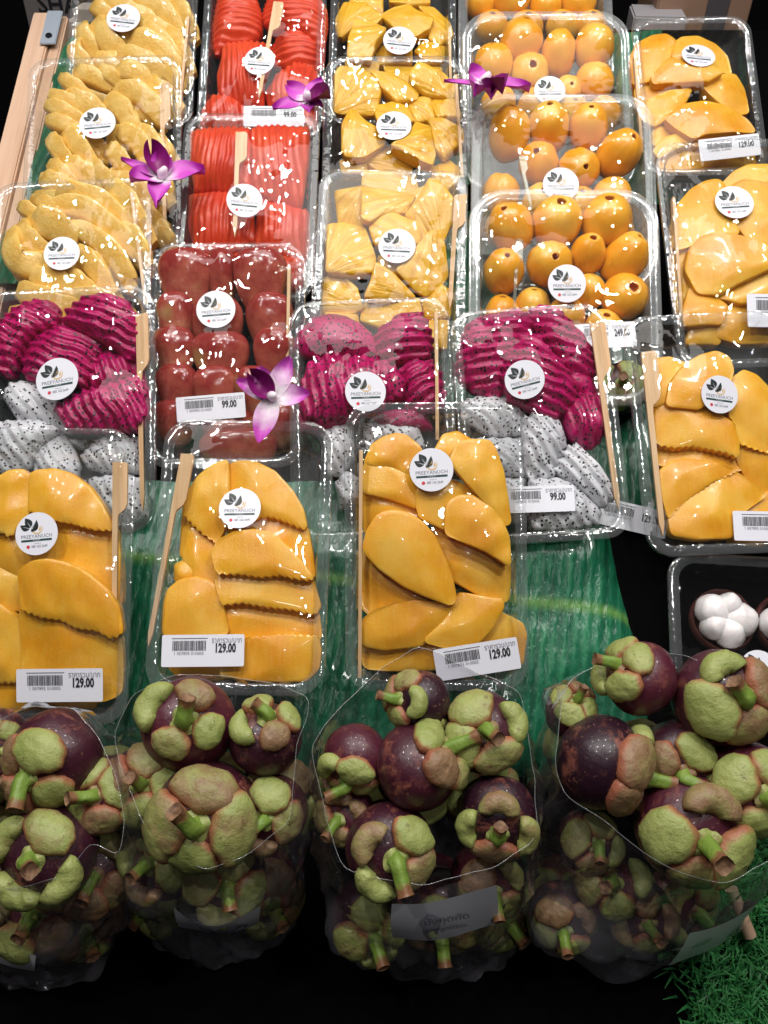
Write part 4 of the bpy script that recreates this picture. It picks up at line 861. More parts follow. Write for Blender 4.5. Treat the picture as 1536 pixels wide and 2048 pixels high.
for k, ps in PLUM.items():
    for i, (x, y, z, r, q, ax, ay, az) in enumerate(ps):
        r *= 1.06; q *= 1.06
        nf = rs.randint(10, 13); sub = 3
        n = nf * sub
        prof = []
        hr = rs.uniform(.13, .21)
        for t in np.linspace(math.pi, 0.001, 22):
            rr_ = math.sin(t) ** .92; zz = math.cos(t) * 1.06
            if zz > 0 and rr_ < hr: break
            prof.append((rr_, zz))
        zt = prof[-1][1]
        prof += [(hr, zt - .01), (hr * .93, zt - .06)]
        hole = [(hr * .93, zt - .06), (hr * .9, zt - .22), (hr * .6, zt - .40), (.02, zt - .45)]
        Rm = np.array(rot_to((ax, ay, az)))
        sy = min(max(q / r, .85), 1.25)

        def ringv(pr, jag):
            V = []
            for pi_, (a, zz) in enumerate(pr):
                for j in range(n):
                    th = 2 * math.pi * (j + .5) / n
                    fac = math.cos(math.pi / nf) / math.cos((th % (2 * math.pi / nf)) - math.pi / nf)
                    fac = 1 - (1 - fac) * 1.5 + .02
                    e = 1.0
                    if pi_ >= jag:
                        e = 1 + .16 * math.sin(j * 1.1 + i) * math.cos(j * .53 + 2 * i)
                    V.append((a * math.cos(th) * fac * e, a * math.sin(th) * fac * e, zz * sy))
            V = np.array(V) * r
            V += (.025 * r * wob(V, r * 1.1, i + 7))[:, None] * V / (np.linalg.norm(V, axis=1)[:, None] + 1e-6)
            return V @ Rm.T + np.array([x, y, z])

        V = ringv(prof, len(prof) - 2)
        F = gf(len(prof), n, cv=True, flip=True) + [tuple(range(n))]
        mz = V[:, 2].min()
        if mz < 1.0: V[:, 2] += 1.0 - mz
        ob = piece(k, 'peeled_plum', V, F, m_plum, 'plum', 'peeled orange plum', 24)
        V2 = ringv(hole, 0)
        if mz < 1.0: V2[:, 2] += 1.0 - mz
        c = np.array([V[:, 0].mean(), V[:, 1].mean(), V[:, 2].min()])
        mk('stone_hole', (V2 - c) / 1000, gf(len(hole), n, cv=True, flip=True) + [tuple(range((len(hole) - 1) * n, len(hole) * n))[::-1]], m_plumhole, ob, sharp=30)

# rose apples
for i, (x, y, z, rx, ry) in enumerate(ROSE):
    V, g = [], []
    n, m = 36, 22
    for a in range(m):
        t = math.pi * a / (m - 1)
        u = (1 - math.cos(t)) / 2          # 0 bottom end (rear, bulging) .. 1 stalk end
        prof = math.sin(t) ** .75 * (1.08 - .42 * u)
        for j in range(n):
            th = 2 * math.pi * j / n
            lob = 1 + .07 * math.cos(4 * th + i) * (1 - u)
            V.append((rx * 1.08 * prof * lob * math.cos(th), ry * 1.15 - u * ry * 2.8, 14.0 * prof * lob * math.sin(th)))
            g.append(1 - u * .9)
    V = np.array(V)
    V[:, 2] += .4 * wob(V, 14, i + 300)
    ca, sa = math.cos(rad(20)), math.sin(rad(20))
    V = np.c_[V[:, 0], V[:, 1] * ca - V[:, 2] * sa, V[:, 1] * sa + V[:, 2] * ca] + np.array([x, y, z + 3])
    V[:, 2] = np.maximum(V[:, 2], 1.2 + .001 * V[:, 0])
    piece('R', 'rose_apple', V, gf(m, n, cv=True), m_rose, 'rose apple', 'dark red rose apple', 70, attr=g)

# opened mangosteens in the dark tray
for i, (x, y) in enumerate([(-14, 12), (32, 12), (-16, -34), (32, -34)]):
    k = 'K'
    mt = TM[k].matrix_basis @ Matrix.Translation((x / 1000, y / 1000, .002))
    root = empty('opened_mangosteen', mt)
    prof = [(0, 0), (14, .6), (20, 5), (22.5, 12), (22.8, 18), (21.6, 20), (19.5, 17), (17, 9), (0, 6)]
    n = 40
    V = np.array([(a * math.cos(2 * math.pi * j / n), a * math.sin(2 * math.pi * j / n), z) for a, z in prof for j in range(n)])
    V[:, 2] += 1.0 * wob(V, 12, i + 400) * (V[:, 2] > 14)
    mk('rind_cup', V / 1000, gf(len(prof), n, cv=True, flip=True), m_cup, root)
    for s in range(5):
        a0 = 2 * math.pi * s / 5 + i * .7
        sz = [1.42, 1.05, 1.3, 1.0, 1.2][s]
        V = []
        for a in range(15):
            t = math.pi * a / 14
            for j in range(20):
                th = 2 * math.pi * j / 20
                V.append((9.6 * sz * math.sin(t) * math.cos(th), 9.2 * sz * math.sin(t) * math.sin(th), 12.5 * math.cos(t)))
        V = np.array(V)
        V += .35 * wob(V, 9, s + 5 * i)[:, None]
        V = V + np.array([9.6, 0, 20.5])
        c_, s_ = math.cos(a0), math.sin(a0)
        V = np.c_[V[:, 0] * c_ - V[:, 1] * s_, V[:, 0] * s_ + V[:, 1] * c_, V[:, 2]]
        mk('white_segment', V / 1000, gf(15, 20, cv=True), m_cupw, root, sharp=180)
    nm = ['behind the sticker', 'at the right edge', 'under the sticker', 'in the near corner'][i]
    tag(root, 'opened mangosteen with white segments in the dark tray, ' + nm, 'mangosteen', 'opened mangosteens in the dark tray')


# ---------------------------------------------------------------- bamboo picks and plastic picks
def pick_mesh(Lp, w=9.0, nw=3.4):
    pl = Lp * .30
    out = [(-w / 2, 0), (w / 2 - 1.5, 0), (w / 2, -1.5), (w / 2, -pl * .80), (w / 2 - 1.5, -pl * .9), (-w / 2 + nw + .6, -pl), (-w / 2 + nw, -pl * 1.1), (-w / 2 + nw, -Lp + 9), (-w / 2 + nw * .55, -Lp), (-w / 2 + .4, -Lp + 9)]
    th = 2.4
    n = len(out)
    V = [(x, y, 0) for x, y in out] + [(x, y, th) for x, y in out]
    F = [tuple(range(n)), tuple(range(n, 2 * n))[::-1]] + [(i, n + i, n + (i + 1) % n, (i + 1) % n) for i in range(n)]
    return np.array(V), F


PLACE = {'F3': 'standing edge-on along the left wall of the middle front mango tray', 'F2': 'lying at the left of the tilted front mango tray',
         'F1': 'at the right wall of the front left mango tray', 'G3': 'along the left wall of the large right-hand mango tray',
         'G2': 'edge-on in the middle mango tray', 'G1': 'edge-on in the rear mango tray', 'P2': 'lying down the middle of the front papaya tray',
         'P1': 'lying on the rear papaya under the glare', 'R': 'edge-on beside the rose apples', 'C3': 'at the right wall of the front pineapple chunk tray',
         'C2': 'edge-on in the middle pineapple chunk tray', 'C1': 'edge-on in the rear pineapple chunk tray', 'D1': 'with a sharp point beside the left dragon fruit',
         'D2': 'edge-on beside the middle dragon fruit', 'D3': 'slanting along the right dragon fruit with its point showing',
         'T3': 'edge-on in the front pale pineapple tray', 'T2': 'flat in the middle pale pineapple tray', 'T1': 'edge-on in the rear pale pineapple tray'}
for k, x0, y0, x1, y1, e in SK:
    d = np.array([x1 - x0, y1 - y0]); Lp = float(np.linalg.norm(d))
    Lp = max(Lp, 95.0) if k not in ('F1',) else 118.0
    V, F = pick_mesh(Lp, 5.5 if e else 10.0, 3.0 if e else 3.8)
    V = V - np.array([0, 0, 1.2])
    if e:
        V = np.c_[V[:, 2], V[:, 1], -V[:, 0]]
    a = math.atan2(d[1], d[0]) + math.pi / 2
    c_, s_ = math.cos(a), math.sin(a)
    H_ = TR[k][3]
    zt, zb = (H_ + 3.5, H_ - 4) if k not in ('P2', 'P1') else (H_ + 11, H_ + 7)
    z = zt + (zb - zt) * (-V[:, 1] / Lp)
    if k in ('G3', 'F2', 'D3', 'D1', 'T2', 'C3'):
        V[:, 2] += .35 * V[:, 0]
    P = np.c_[x0 + V[:, 0] * c_ - V[:, 1] * s_, y0 + V[:, 0] * s_ + V[:, 1] * c_, z + V[:, 2]]
    ob = piece(k, 'bamboo_pick', P, F, m_stick, 'pick', None, 20)
    tag(ob, 'flat bamboo pick ' + PLACE[k], 'pick', 'bamboo picks in the trays')
for k, (x0, y0), (x1, y1), lab in (('M3', (-36, 46), (-40, -30), 'thin clear plastic pick across the nearest tub of plums'), ('M2', (-36, 30), (-26, -22), 'thin clear plastic pick across the third plum tub')):
    V, F = pick_mesh(math.hypot(x1 - x0, y1 - y0), 6, 2.6)
    a = math.atan2(y1 - y0, x1 - x0) + math.pi / 2
    c_, s_ = math.cos(a), math.sin(a)
    P = np.c_[x0 + V[:, 0] * c_ - V[:, 1] * s_, y0 + V[:, 0] * s_ + V[:, 1] * c_, V[:, 2] + 36.2]
    tag(piece(k, 'plastic_pick', P, F, m_pick, 'pick', None, 20), lab, 'pick')

# labels for the loose pieces: row and place within their tray
ROWN = ['back', 'second', 'third', 'fourth', 'fifth', 'sixth', 'seventh', 'eighth', 'ninth']
NTH = ['leftmost', 'second from left', 'third from left', 'fourth from left', 'fifth from left', 'sixth from left', 'seventh from left', 'eighth from left']
for k, L_ in PIECES.items():
    ps = sorted([p for p in L_ if p[3]], key=lambda p: -p[5])
    rows = []
    for p in ps:
        if rows and rows[-1][0][5] - p[5] < 16: rows[-1].append(p)
        else: rows.append([p])
    for ri, row in enumerate(rows):
        row.sort(key=lambda p: p[4])
        rw = 'front' if ri == len(rows) - 1 and ri > 0 else ROWN[ri]
        for pi_, p in enumerate(row):
            pos = 'alone' if len(row) == 1 else NTH[pi_]
            tag(p[0], '%s, %s row %s, in the %s' % (p[3], rw, pos, TRAY[k][0]), None, '%s pieces in the %s' % (p[3].split()[-2] if p[3].split()[-1] in ('piece', 'block', 'chunk', 'slice') else p[3].split()[-1], TRAY[k][0]))

# ---------------------------------------------------------------- stickers and price labels (shared meshes)
def circle(r, n, cx=0, cy=0, z=0):
    return [(cx + r * math.cos(2 * math.pi * i / n), cy + r * math.sin(2 * math.pi * i / n), z) for i in range(n)]


def poly_mesh(name, polys, mat):
    V, F = [], []
    for p in polys:
        F.append(tuple(range(len(V), len(V) + len(p))))
        V += [(x, y, 0) for x, y in p]
    me = bpy.data.meshes.new(name)
    me.from_pydata(V, [], F); me.update()
    me.materials.append(mat)
    return me


def matted(me, mat):
    me.materials.clear(); me.materials.append(mat)
    return me


# unit sticker, radius 1
n = 48
V = circle(1, n, z=-.006) + circle(1, n, z=.006)
disc = bpy.data.meshes.new('sticker')
disc.from_pydata(V, [], [tuple(range(n))[::-1], tuple(range(n, 2 * n))] + [(i, (i + 1) % n, n + (i + 1) % n, n + i) for i in range(n)])
disc.materials.append(m_paper); disc.update()


def lf(x0, y0, x1, y1, w, bend, n=14):
    """leaf polygon from base to tip"""
    a = np.array([x0, y0]); b = np.array([x1, y1]); d = b - a; q = np.array([-d[1], d[0]])
    up, dn = [], []
    for i in range(n + 1):
        t = i / n
        c = a + d * t + q * bend * math.sin(math.pi * t)
        ww = w * math.sin(math.pi * t ** .75) ** .9
        up.append(tuple(c + q * ww)); dn.append(tuple(c - q * ww))
    return up + dn[::-1][1:-1]


def slit(x0, y0, x1, y1, w):
    a = np.array([x0, y0]); b = np.array([x1, y1]); d = b - a; q = np.array([-d[1], d[0]]) / np.linalg.norm(d) * w
    return [tuple(a + q), tuple(a - q), tuple(b)]


LF = poly_mesh('logo_leaves', [lf(-.28, .30, -.53, .76, .34, -.05), lf(-.33, .24, -.77, .44, .30, .08), lf(-.24, .10, .02, .64, .22, -.14)], m_leafink)
SLT = poly_mesh('logo_veins', [slit(-.28, .34, -.44, .58, .012), slit(-.36, .27, -.66, .37, .012), slit(-.22, .22, -.04, .50, .014)], m_paper)
ring = []
for i in range(20):
    a0, a1 = rad(150 + i * 12.5), rad(150 + (i + 1) * 12.5)
    w0, w1 = .035 * math.sin(math.pi * (i + .5) / 21), .035 * math.sin(math.pi * (i + 1.5) / 21)
    ring.append([(.03 + (.24 + w0) * math.cos(a0), .24 + (.24 + w0) * math.sin(a0)), (.03 + (.24 - w0) * math.cos(a0), .24 + (.24 - w0) * math.sin(a0)),
                 (.03 + (.24 - w1) * math.cos(a1), .24 + (.24 - w1) * math.sin(a1)), (.03 + (.24 + w1) * math.cos(a1), .24 + (.24 + w1) * math.sin(a1))])
GD = poly_mesh('logo_drop', ring + [lf(-.09, .14, .06, .44, .16, -.12), lf(.12, .12, .17, .34, .22, -.1)], m_gold)
BAND = poly_mesh('band', [[(-.72, -.36), (.72, -.36), (.72, -.26), (-.72, -.26)]], m_green)
PHD = poly_mesh('phone_dot', [[(x, y) for x, y, _ in circle(.082, 20, -.40, -.60)]], m_red)
NAME = matted(text_mesh('PREEYANUCH', .235, .98, .002, 1.03), m_grey)
FARM = matted(text_mesh('F A R M', .085, 1.2), m_paper)
TAGL = matted(text_mesh('designed by', .07, 1.0), m_grey)
TEL = matted(text_mesh('085 163 2649', .165, .82, .003), m_grey)
for me in (NAME, FARM, TAGL, TEL):
    me.name = 'lettering'


def sticker(tray, M, r):
    s = place('sticker', disc, tray, M @ Matrix.Diagonal((r, r, r, 1)))
    for nm, me, x, y, z in (('logo_leaf', LF, 0, 0, .012), ('logo_vein', SLT, 0, 0, .018), ('logo_drop', GD, 0, 0, .012), ('band', BAND, 0, 0, .012), ('phone_dot', PHD, 0, 0, .012),
                            ('lettering', NAME, 0, -.13, .012), ('lettering', FARM, 0, -.31, .018), ('lettering', TAGL, .05, -.455, .012), ('lettering', TEL, .13, -.60, .012)):
        place(nm, me, s, Matrix.Translation((x, y, z)))
    return s


# unit price label: width 1, height .40
lbm = bpy.data.meshes.new('price_label')
V = [(x, y, z) for z in (-.003, .003) for x, y in [(q[0], q[1]) for q in rrect(1.0, .40, .022, 32)]]
lbm.from_pydata(V, [], [tuple(range(32)), tuple(range(32, 64))] + [(i, (i + 1) % 32, 32 + (i + 1) % 32, 32 + i) for i in range(32)])
lbm.update(); lbm.materials.append(m_paper)
bars = [[(-.38, .150), (.055, .150), (.055, .157), (-.38, .157)]]
x = -.37
rb_ = random.Random(4)
while x < .04:
    w = rb_.choice([.004, .004, .007, .010])
    bars.append([(x, .0), (x + w, .0), (x + w, .125), (x, .125)])
    x += w + rb_.choice([.004, .005, .008])
BARS = poly_mesh('barcode', bars, m_ink)
THAI = matted(text_mesh('ราคารวม/บาท', .098, .70), m_grey)
CODE = matted(text_mesh('1 007895 010005', .055, .95), m_grey)
PRICE = {t: matted(text_mesh(t, .155, .62, .006), m_ink) for t in ('129.00', '99.00', '249.00')}


def price_label(tray, M, w, h, txt):
    s = place('price_label', lbm, tray, M @ Matrix.Diagonal((w, h / .40, w, 1)))
    for nm, me, x, y in (('barcode', BARS, 0, 0), ('lettering', THAI, .29, .125), ('lettering', PRICE[txt], .27, .025), ('lettering', CODE, -.17, -.035)):
        place(nm, me, s, Matrix.Translation((x, y, .008)))
    return s


# ---------------------------------------------------------------- cling film stretched over each heap
def plane_fit(P):
    A = np.c_[P[:, 0], P[:, 1], np.ones(len(P))]
    return np.linalg.lstsq(A, P[:, 2], rcond=None)[0]


def on_plane(q, x, y, ang):
    nrm = Vector((-q[0], -q[1], 1)).normalized()
    yv = Vector((-math.sin(ang), math.cos(ang), 0)); yv = (yv - nrm * yv.dot(nrm)).normalized()
    xv = yv.cross(nrm)
    M = Matrix((xv, yv, nrm)).transposed().to_4x4()
    M.translation = Vector((x, y, q[0] * x + q[1] * y + q[2])) / 1000
    return M


def film(k):
    m, W_, L_, H_ = TR[k]
    W2, L2 = W_ - 9, L_ - 9
    cr = (28 if k in TUB else 16)
    nu, nv = 49, 67
    U, Vv = np.meshgrid(np.linspace(-1, 1, nu), np.linspace(-1, 1, nv), indexing='ij')
    s = np.maximum(np.abs(U), np.abs(Vv)); s[s == 0] = 1e-9
    bx, by = U / s * W2 / 2, Vv / s * L2 / 2
    # pull the border onto the rounded rectangle along the ray from the centre
    cx, cy = W2 / 2 - cr, L2 / 2 - cr
    ax, ay = np.abs(bx), np.abs(by)
    kk = np.ones_like(ax)
    corner = (ax > cx) & (ay > cy)
    a = ax ** 2 + ay ** 2; b = -2 * (ax * cx + ay * cy); c = cx ** 2 + cy ** 2 - cr ** 2
    disc_ = np.sqrt(np.maximum(b * b - 4 * a * c, 0))
    kk = np.where(corner, np.minimum((-b + disc_) / (2 * a), 1), 1)
    X, Y = bx * kk * s, by * kk * s
    allV, allF, off = [], [], 0
    for ob, V, F, *_ in PIECES[k]:
        allV += [tuple(v) for v in V]
        allF += [tuple(i + off for i in f) for f in F]
        off += len(V)
    h0 = np.full(X.shape, -50.0)
    if allV:
        bv = BVHTree.FromPolygons(allV, allF)
        for i in range(nu):
            for j in range(nv):
                hit = bv.ray_cast(Vector((X[i, j], Y[i, j], 120)), Vector((0, 0, -1)))
                if hit[0] is not None:
                    h0[i, j] = hit[0].z + .45
    zr = H_ + .35
    edge = np.zeros(X.shape, bool); edge[0] = edge[-1] = True; edge[:, 0] = edge[:, -1] = True
    # dilate the obstacle a little so that no fruit corner pokes through between nodes
    g = h0.copy()
    for di, dj in ((1, 0), (-1, 0), (0, 1), (0, -1)):
        g = np.maximum(g, np.roll(np.roll(h0, di, 0), dj, 1) - .25)
    h0 = np.maximum(h0, g)
    h = np.full(X.shape, zr)

    def relax(h, it, low, fix=None, fz=None):
        for _ in range(it):
            av = h.copy()
            av[1:-1, 1:-1] = .25 * (h[2:, 1:-1] + h[:-2, 1:-1] + h[1:-1, 2:] + h[1:-1, :-2])
            h = np.maximum(av, low)
            h[edge] = zr
            if fix is not None: h = np.where(fix, fz, h)
        return h

    h = relax(np.maximum(h, h0), 260, h0)
    fix = np.zeros(X.shape, bool); fz = np.zeros(X.shape)
    todo = []
    if k in ST:
        x, y, r, a = ST[k]
        todo.append(((X - x) ** 2 + (Y - y) ** 2 < (r * 1.12) ** 2, x, y, a, ('s', r)))
    if k in LB:
        x, y, w, hh, a, tx = LB[k]
        ca, sa = math.cos(rad(a)), math.sin(rad(a))
        lx, ly = (X - x) * ca + (Y - y) * sa, -(X - x) * sa + (Y - y) * ca
        todo.append(((np.abs(lx) < w * .53) & (np.abs(ly) < hh * .56), x, y, a, ('l', w, hh, tx)))
    for msk, x, y, a, info in todo:
        if msk.sum() > 4:
            P = np.c_[X[msk], Y[msk], h[msk]]
            q = plane_fit(P)
            res = P[:, 2] - (P[:, :2] @ q[:2] + q[2])
            q[2] += np.quantile(res, .93) + .3
        else:
            q = np.array([0, 0, zr + .6])
        if k == 'M3' and info[0] == 'l': q = np.array([0, 0, zr + 1.0])
        if k == 'M3' and info[0] == 's': q[2] += .5
        inner = msk & ~edge
        fix |= inner
        fz = np.where(inner, np.maximum(q[0] * X + q[1] * Y + q[2] - .35, np.minimum(h0, q[0] * X + q[1] * Y + q[2] - .1)), fz)
        M = on_plane(q, x, y, rad(a))
        if info[0] == 's': sticker(TM[k], M, info[1] / 1000)
        else: price_label(TM[k], M, info[1] / 1000, info[2] / 1000, info[3])
    if fix.any():
        h = relax(h, 60, h0, fix, fz)
    V = np.c_[X.ravel(), Y.ravel(), h.ravel()]
    if k not in TUB:
        ed = 1 - s.ravel() ** 6
        V[:, 2] += np.where(fix.ravel(), 0, ed * (.22 * np.abs(wob(V, 11, sum(map(ord, k)))) + .10 * np.abs(wob(V * np.array([1, .35, 1]), 4.5, 9))))
    mk('film', V / 1000, gf(nu, nv), m_lid if k in TUB else m_film, TM[k], sharp=180)


for k in TRAY:
    film(k)


# ---------------------------------------------------------------- mangosteens in plastic bags
def mangosteen(p, R, ax, st, seed, label, small=False):
    r_ = random.Random(seed)
    Rm = rot_to(ax)
    M = Rm.to_4x4(); M.translation = Vector(p)
    root = empty('mangosteen', M)
    tag(root, label, 'mangosteen', 'mangosteens in the plastic bags')
    n, m = 40, 26
    V = []
    for a in range(m):
        t = math.pi * a / (m - 1)
        for j in range(n):
            th = 2 * math.pi * j / n
            rr_ = 1 - .05 * math.exp(-(t / .35) ** 2) - .03 * math.exp(-((math.pi - t) / .3) ** 2)
            V.append((math.sin(t) * math.cos(th) * rr_, math.sin(t) * math.sin(th) * rr_, math.cos(t) * .93 * rr_))
    V = np.array(V)
    V *= 1 + .022 * wob(V, 1.3, seed)[:, None]
    mk('rind', V * R, gf(m, n, cv=True, flip=True), m_rind, root, sharp=180)
    spin = r_.uniform(0, 6.28)
    ss = {100: .70, 117: .78, 134: 1.05, 372: .95, 389: .9, 406: .9, 542: .9}.get(seed, r_.uniform(.92, 1.08))
    for s in range(4):
        az = spin + s * math.pi / 2 + r_.uniform(-.18, .18)
        curled = r_.random() < .25
        V, g = [], []
        if not curled:
            a_, b_ = r_.uniform(.52, .64), r_.uniform(.47, .54)
            a_ *= ss; b_ *= ss
            tuck = .0 if s % 2 else .055
            thc = (.25 + .75 * ss) * r_.uniform(.62, .74)
            nr, nj = 11, 30
            puff = r_.uniform(.20, .31)
            ph = r_.uniform(0, 6)
            for q in range(nr + 1):
                rho = min(q / (nr - 1), 1)
                for j in range(nj):
                    f = 2 * math.pi * j / nj
                    irr = 1 + .05 * math.sin(2 * f + ph) + .03 * math.sin(5 * f + ph * 2) + .025 * math.sin(9 * f + ph)
                    al = rho * irr * a_ * math.sin(f) * (1 + .22 * math.cos(f)); be = rho * irr * b_ * math.cos(f)
                    off = -.03 + tuck + puff * max(0, 1 - rho ** 2.6) ** .6
                    off += .10 * max(0, be / b_) * rho ** 2 * .4      # outer edge lifts off the rind
                    if q == nr: off -= .09
                    v = Vector((math.sin(thc + be), 0, math.cos(thc + be) * .95)) * (.97 + off)
                    v.y += al * (.97 + off)
                    v.x *= 1 - al * al * .45
                    v = Matrix.Rotation(az, 3, 'Z') @ v
                    V.append(v * R); g.append(rho)
            V = np.array(V)
            V += V / np.linalg.norm(V, axis=1)[:, None] * (R * .014 * wob(V, R * .6, seed + s) + R * .008 * wob(V, R * .22, seed + s + 9))[:, None]
            F = gf(nr + 1, nj, cv=True)
        else:
            rc = r_.uniform(.24, .28); thc = r_.uniform(.52, .62)
            path, rads_ = [], []
            kk = 17
            for q in range(kk):
                u = q / (kk - 1)
                f = rad(-92 + 184 * u)
                be, al = rc * math.cos(f) * 1.05, rc * math.sin(f) * 1.25
                hh = 1.0 + .06 * math.cos(f)
                v = Vector((math.sin(thc + be), 0, math.cos(thc + be) * .95)) * hh
                v.y += al
                path.append(Matrix.Rotation(az, 3, 'Z') @ v * R)
                rads_.append(R * .275 * (.50 + .50 * math.sin(math.pi * (.08 + .84 * u)) ** .7))
            V, F = tube(path, rads_, 16)
            V = np.array(V)
            V += V / np.linalg.norm(V, axis=1)[:, None] * (R * .016 * wob(V, R * .3, seed + s))[:, None]
            g = [.3] * len(V)
        ob = mk('sepal', V, F, m_sepal, root, sharp=180, attr=g)
    V, g = [], []
    for q in range(7):
        t_ = .30 * q / 6
        for j in range(24):
            th = 2 * math.pi * j / 24
            hh = 1.0 + .10 * math.cos(t_ / .30 * math.pi / 2) + .05 * math.sin(4 * th) * q / 6
            V.append((math.sin(t_) * math.cos(th) * hh * R, math.sin(t_) * math.sin(th) * hh * R, math.cos(t_) * .93 * hh * R)); g.append(.3)
    mk('calyx_base', V, gf(7, 24, cv=True), m_sepal, root, sharp=180, attr=g)
    sl = Vector(st); sl = Rm.transposed() @ sl
    if sl.z < .12: sl.z = .12; sl.normalize()
    L_ = R * r_.uniform(.48, .66)
    p0 = Vector((0, 0, .80 * R)); p1 = Vector((0, 0, 1.08 * R))
    p2 = p1 + sl * L_ * .45; p3 = p1 + sl * L_
    path = spline([p0, p1, p2, p3], 12)
    rads_ = [R * q for q in np.interp(np.linspace(0, 1, 12), [0, .25, .6, .93, 1], [.26, .18, .15, .16, .175])]
    V, F = tube(path, rads_, 14, cap=False)
    V = np.array(V)
    for i in range(12):
        for j in range(14):
            c_ = path[i]
            V[i * 14 + j] = c_ + (V[i * 14 + j] - c_) * (1 + .10 * math.cos(j * math.pi * 2 / 14 * 4))
    stem = mk('stem', V, F, m_stem, root, sharp=180, attr=[i / 11 for i in range(12) for _ in range(14)])
    dirv = Vector(path[-1] - path[-2]).normalized()
    E = [Vector(v) for v in V[-14:]]
    cc = Vector(path[-1])
    inn = [cc + (e - cc) * .72 - dirv * R * .045 for e in E]
    VV = E + inn + [cc - dirv * R * .06]
    F = [(j, (j + 1) % 14, 14 + (j + 1) % 14, 14 + j) for j in range(14)] + [(14 + j, 14 + (j + 1) % 14, 28) for j in range(14)]
    mk('cut_end', VV, F, m_cutend, stem, sharp=50)
    return root


BAGN = {'B1': 'leftmost bag', 'B2': 'second bag from left', 'B3': 'third bag from left', 'B4': 'rightmost bag'}
MGL = [
    'near-black mangosteen with small reddish sepals at the back of the {b}', 'dark mangosteen with a green stem at the back right of the {b}',
    'large mangosteen with broad yellow-brown sepals at the front of the {b}', 'half-hidden mangosteen at the left side of the {b}', 'half-hidden mangosteen at the right side of the {b}',
    'lower mangosteen seen through the front of the {b}', 'lower mangosteen seen through the left front of the {b}',
    'purple mangosteen with a bright green stem at the back of the {b}', 'all-green capped mangosteen at the front of the {b}', 'mangosteen cut off by the left edge in the {b}',
    'shaded mangosteen at the right side of the {b}', 'purple mangosteen at the back left corner of the {b}', 'small mangosteen wedged behind the others in the {b}',
    'mangosteen low at the left edge in the {b}', 'bottom mangosteen seen through the front of the {b}', 'lower mangosteen seen through the right side of the {b}',
    'topmost mangosteen with its stem pointing left in the {b}', 'reddish mangosteen at the left side of the {b}', 'bare round purple mangosteen in the centre of the {b}',
    'mangosteen with spread sepals at the back right of the {b}', 'front mangosteen with light green sepals and thick stem in the {b}', 'mangosteen with upright stem at the right front of the {b}',
    'half-hidden mangosteen at the left front of the {b}', 'bottom mangosteen seen through the left front of the {b}', 'bottom mangosteen seen through the middle front of the {b}', 'lower mangosteen at the right front of the {b}',
    'topmost mangosteen with its stem pointing left in the {b}', 'large mangosteen with a long curved stem at the back right of the {b}', 'bare round purple mangosteen at the left of the {b}',
    'mangosteen with brown sepals in the middle of the {b}', 'big green-capped mangosteen facing forward at the front of the {b}', 'green-capped mangosteen at the right edge of the {b}',
    'small mangosteen half-hidden at the back left of the {b}', 'lower mangosteen seen through the left side of the {b}', 'lower mangosteen seen through the middle of the {b}',
    'bottom mangosteen at the left front of the {b}', 'bottom mangosteen behind the label of the {b}']
for b in BAGN:
    cs = np.array([m_[1:4] for m_ in MG if m_[0] == b][:7])
    for q, nm in enumerate(('left', 'middle', 'right')):
        c_ = cs.mean(0) + np.array([(q - 1) * .036, .006 - .004 * q, 0])
        MG.append((b, float(c_[0]), float(c_[1]) + .012, .905, .0225, (q - 1) * .3, -.5, .8, (q - 1) * .5, -.4, .6))
        MGL.append('buried mangosteen under the top layer, %s of the {b}' % nm)
for b in BAGN:
    bx, by, bz, bw = RIM[b][1]
    for q, nm in enumerate(('left', 'middle', 'right')):
        MG.append((b, bx + (q - 1) * bw * .66, max(by, .20) + .012 + .006 * (q % 2), .811, .0235, (q - 1) * .4, -.75, .5, (q - 1) * .5, -.8, .1))
        MGL.append('bottom layer mangosteen dim behind the film, %s of the {b}' % nm)
BALLS = {b: [(m_[1], m_[2], m_[3], m_[4] * 1.08 * 1.06) for m_ in MG if m_[0] == b] for b in BAGN}
for i, (b, x, y, z, R, ax, ay, az, sx, sy, sz) in enumerate(MG):
    R *= 1.08
    mangosteen((x, y, z), R, (ax, ay, az), (sx, sy, sz), 100 + i * 17, MGL[i].format(b=BAGN[b]))


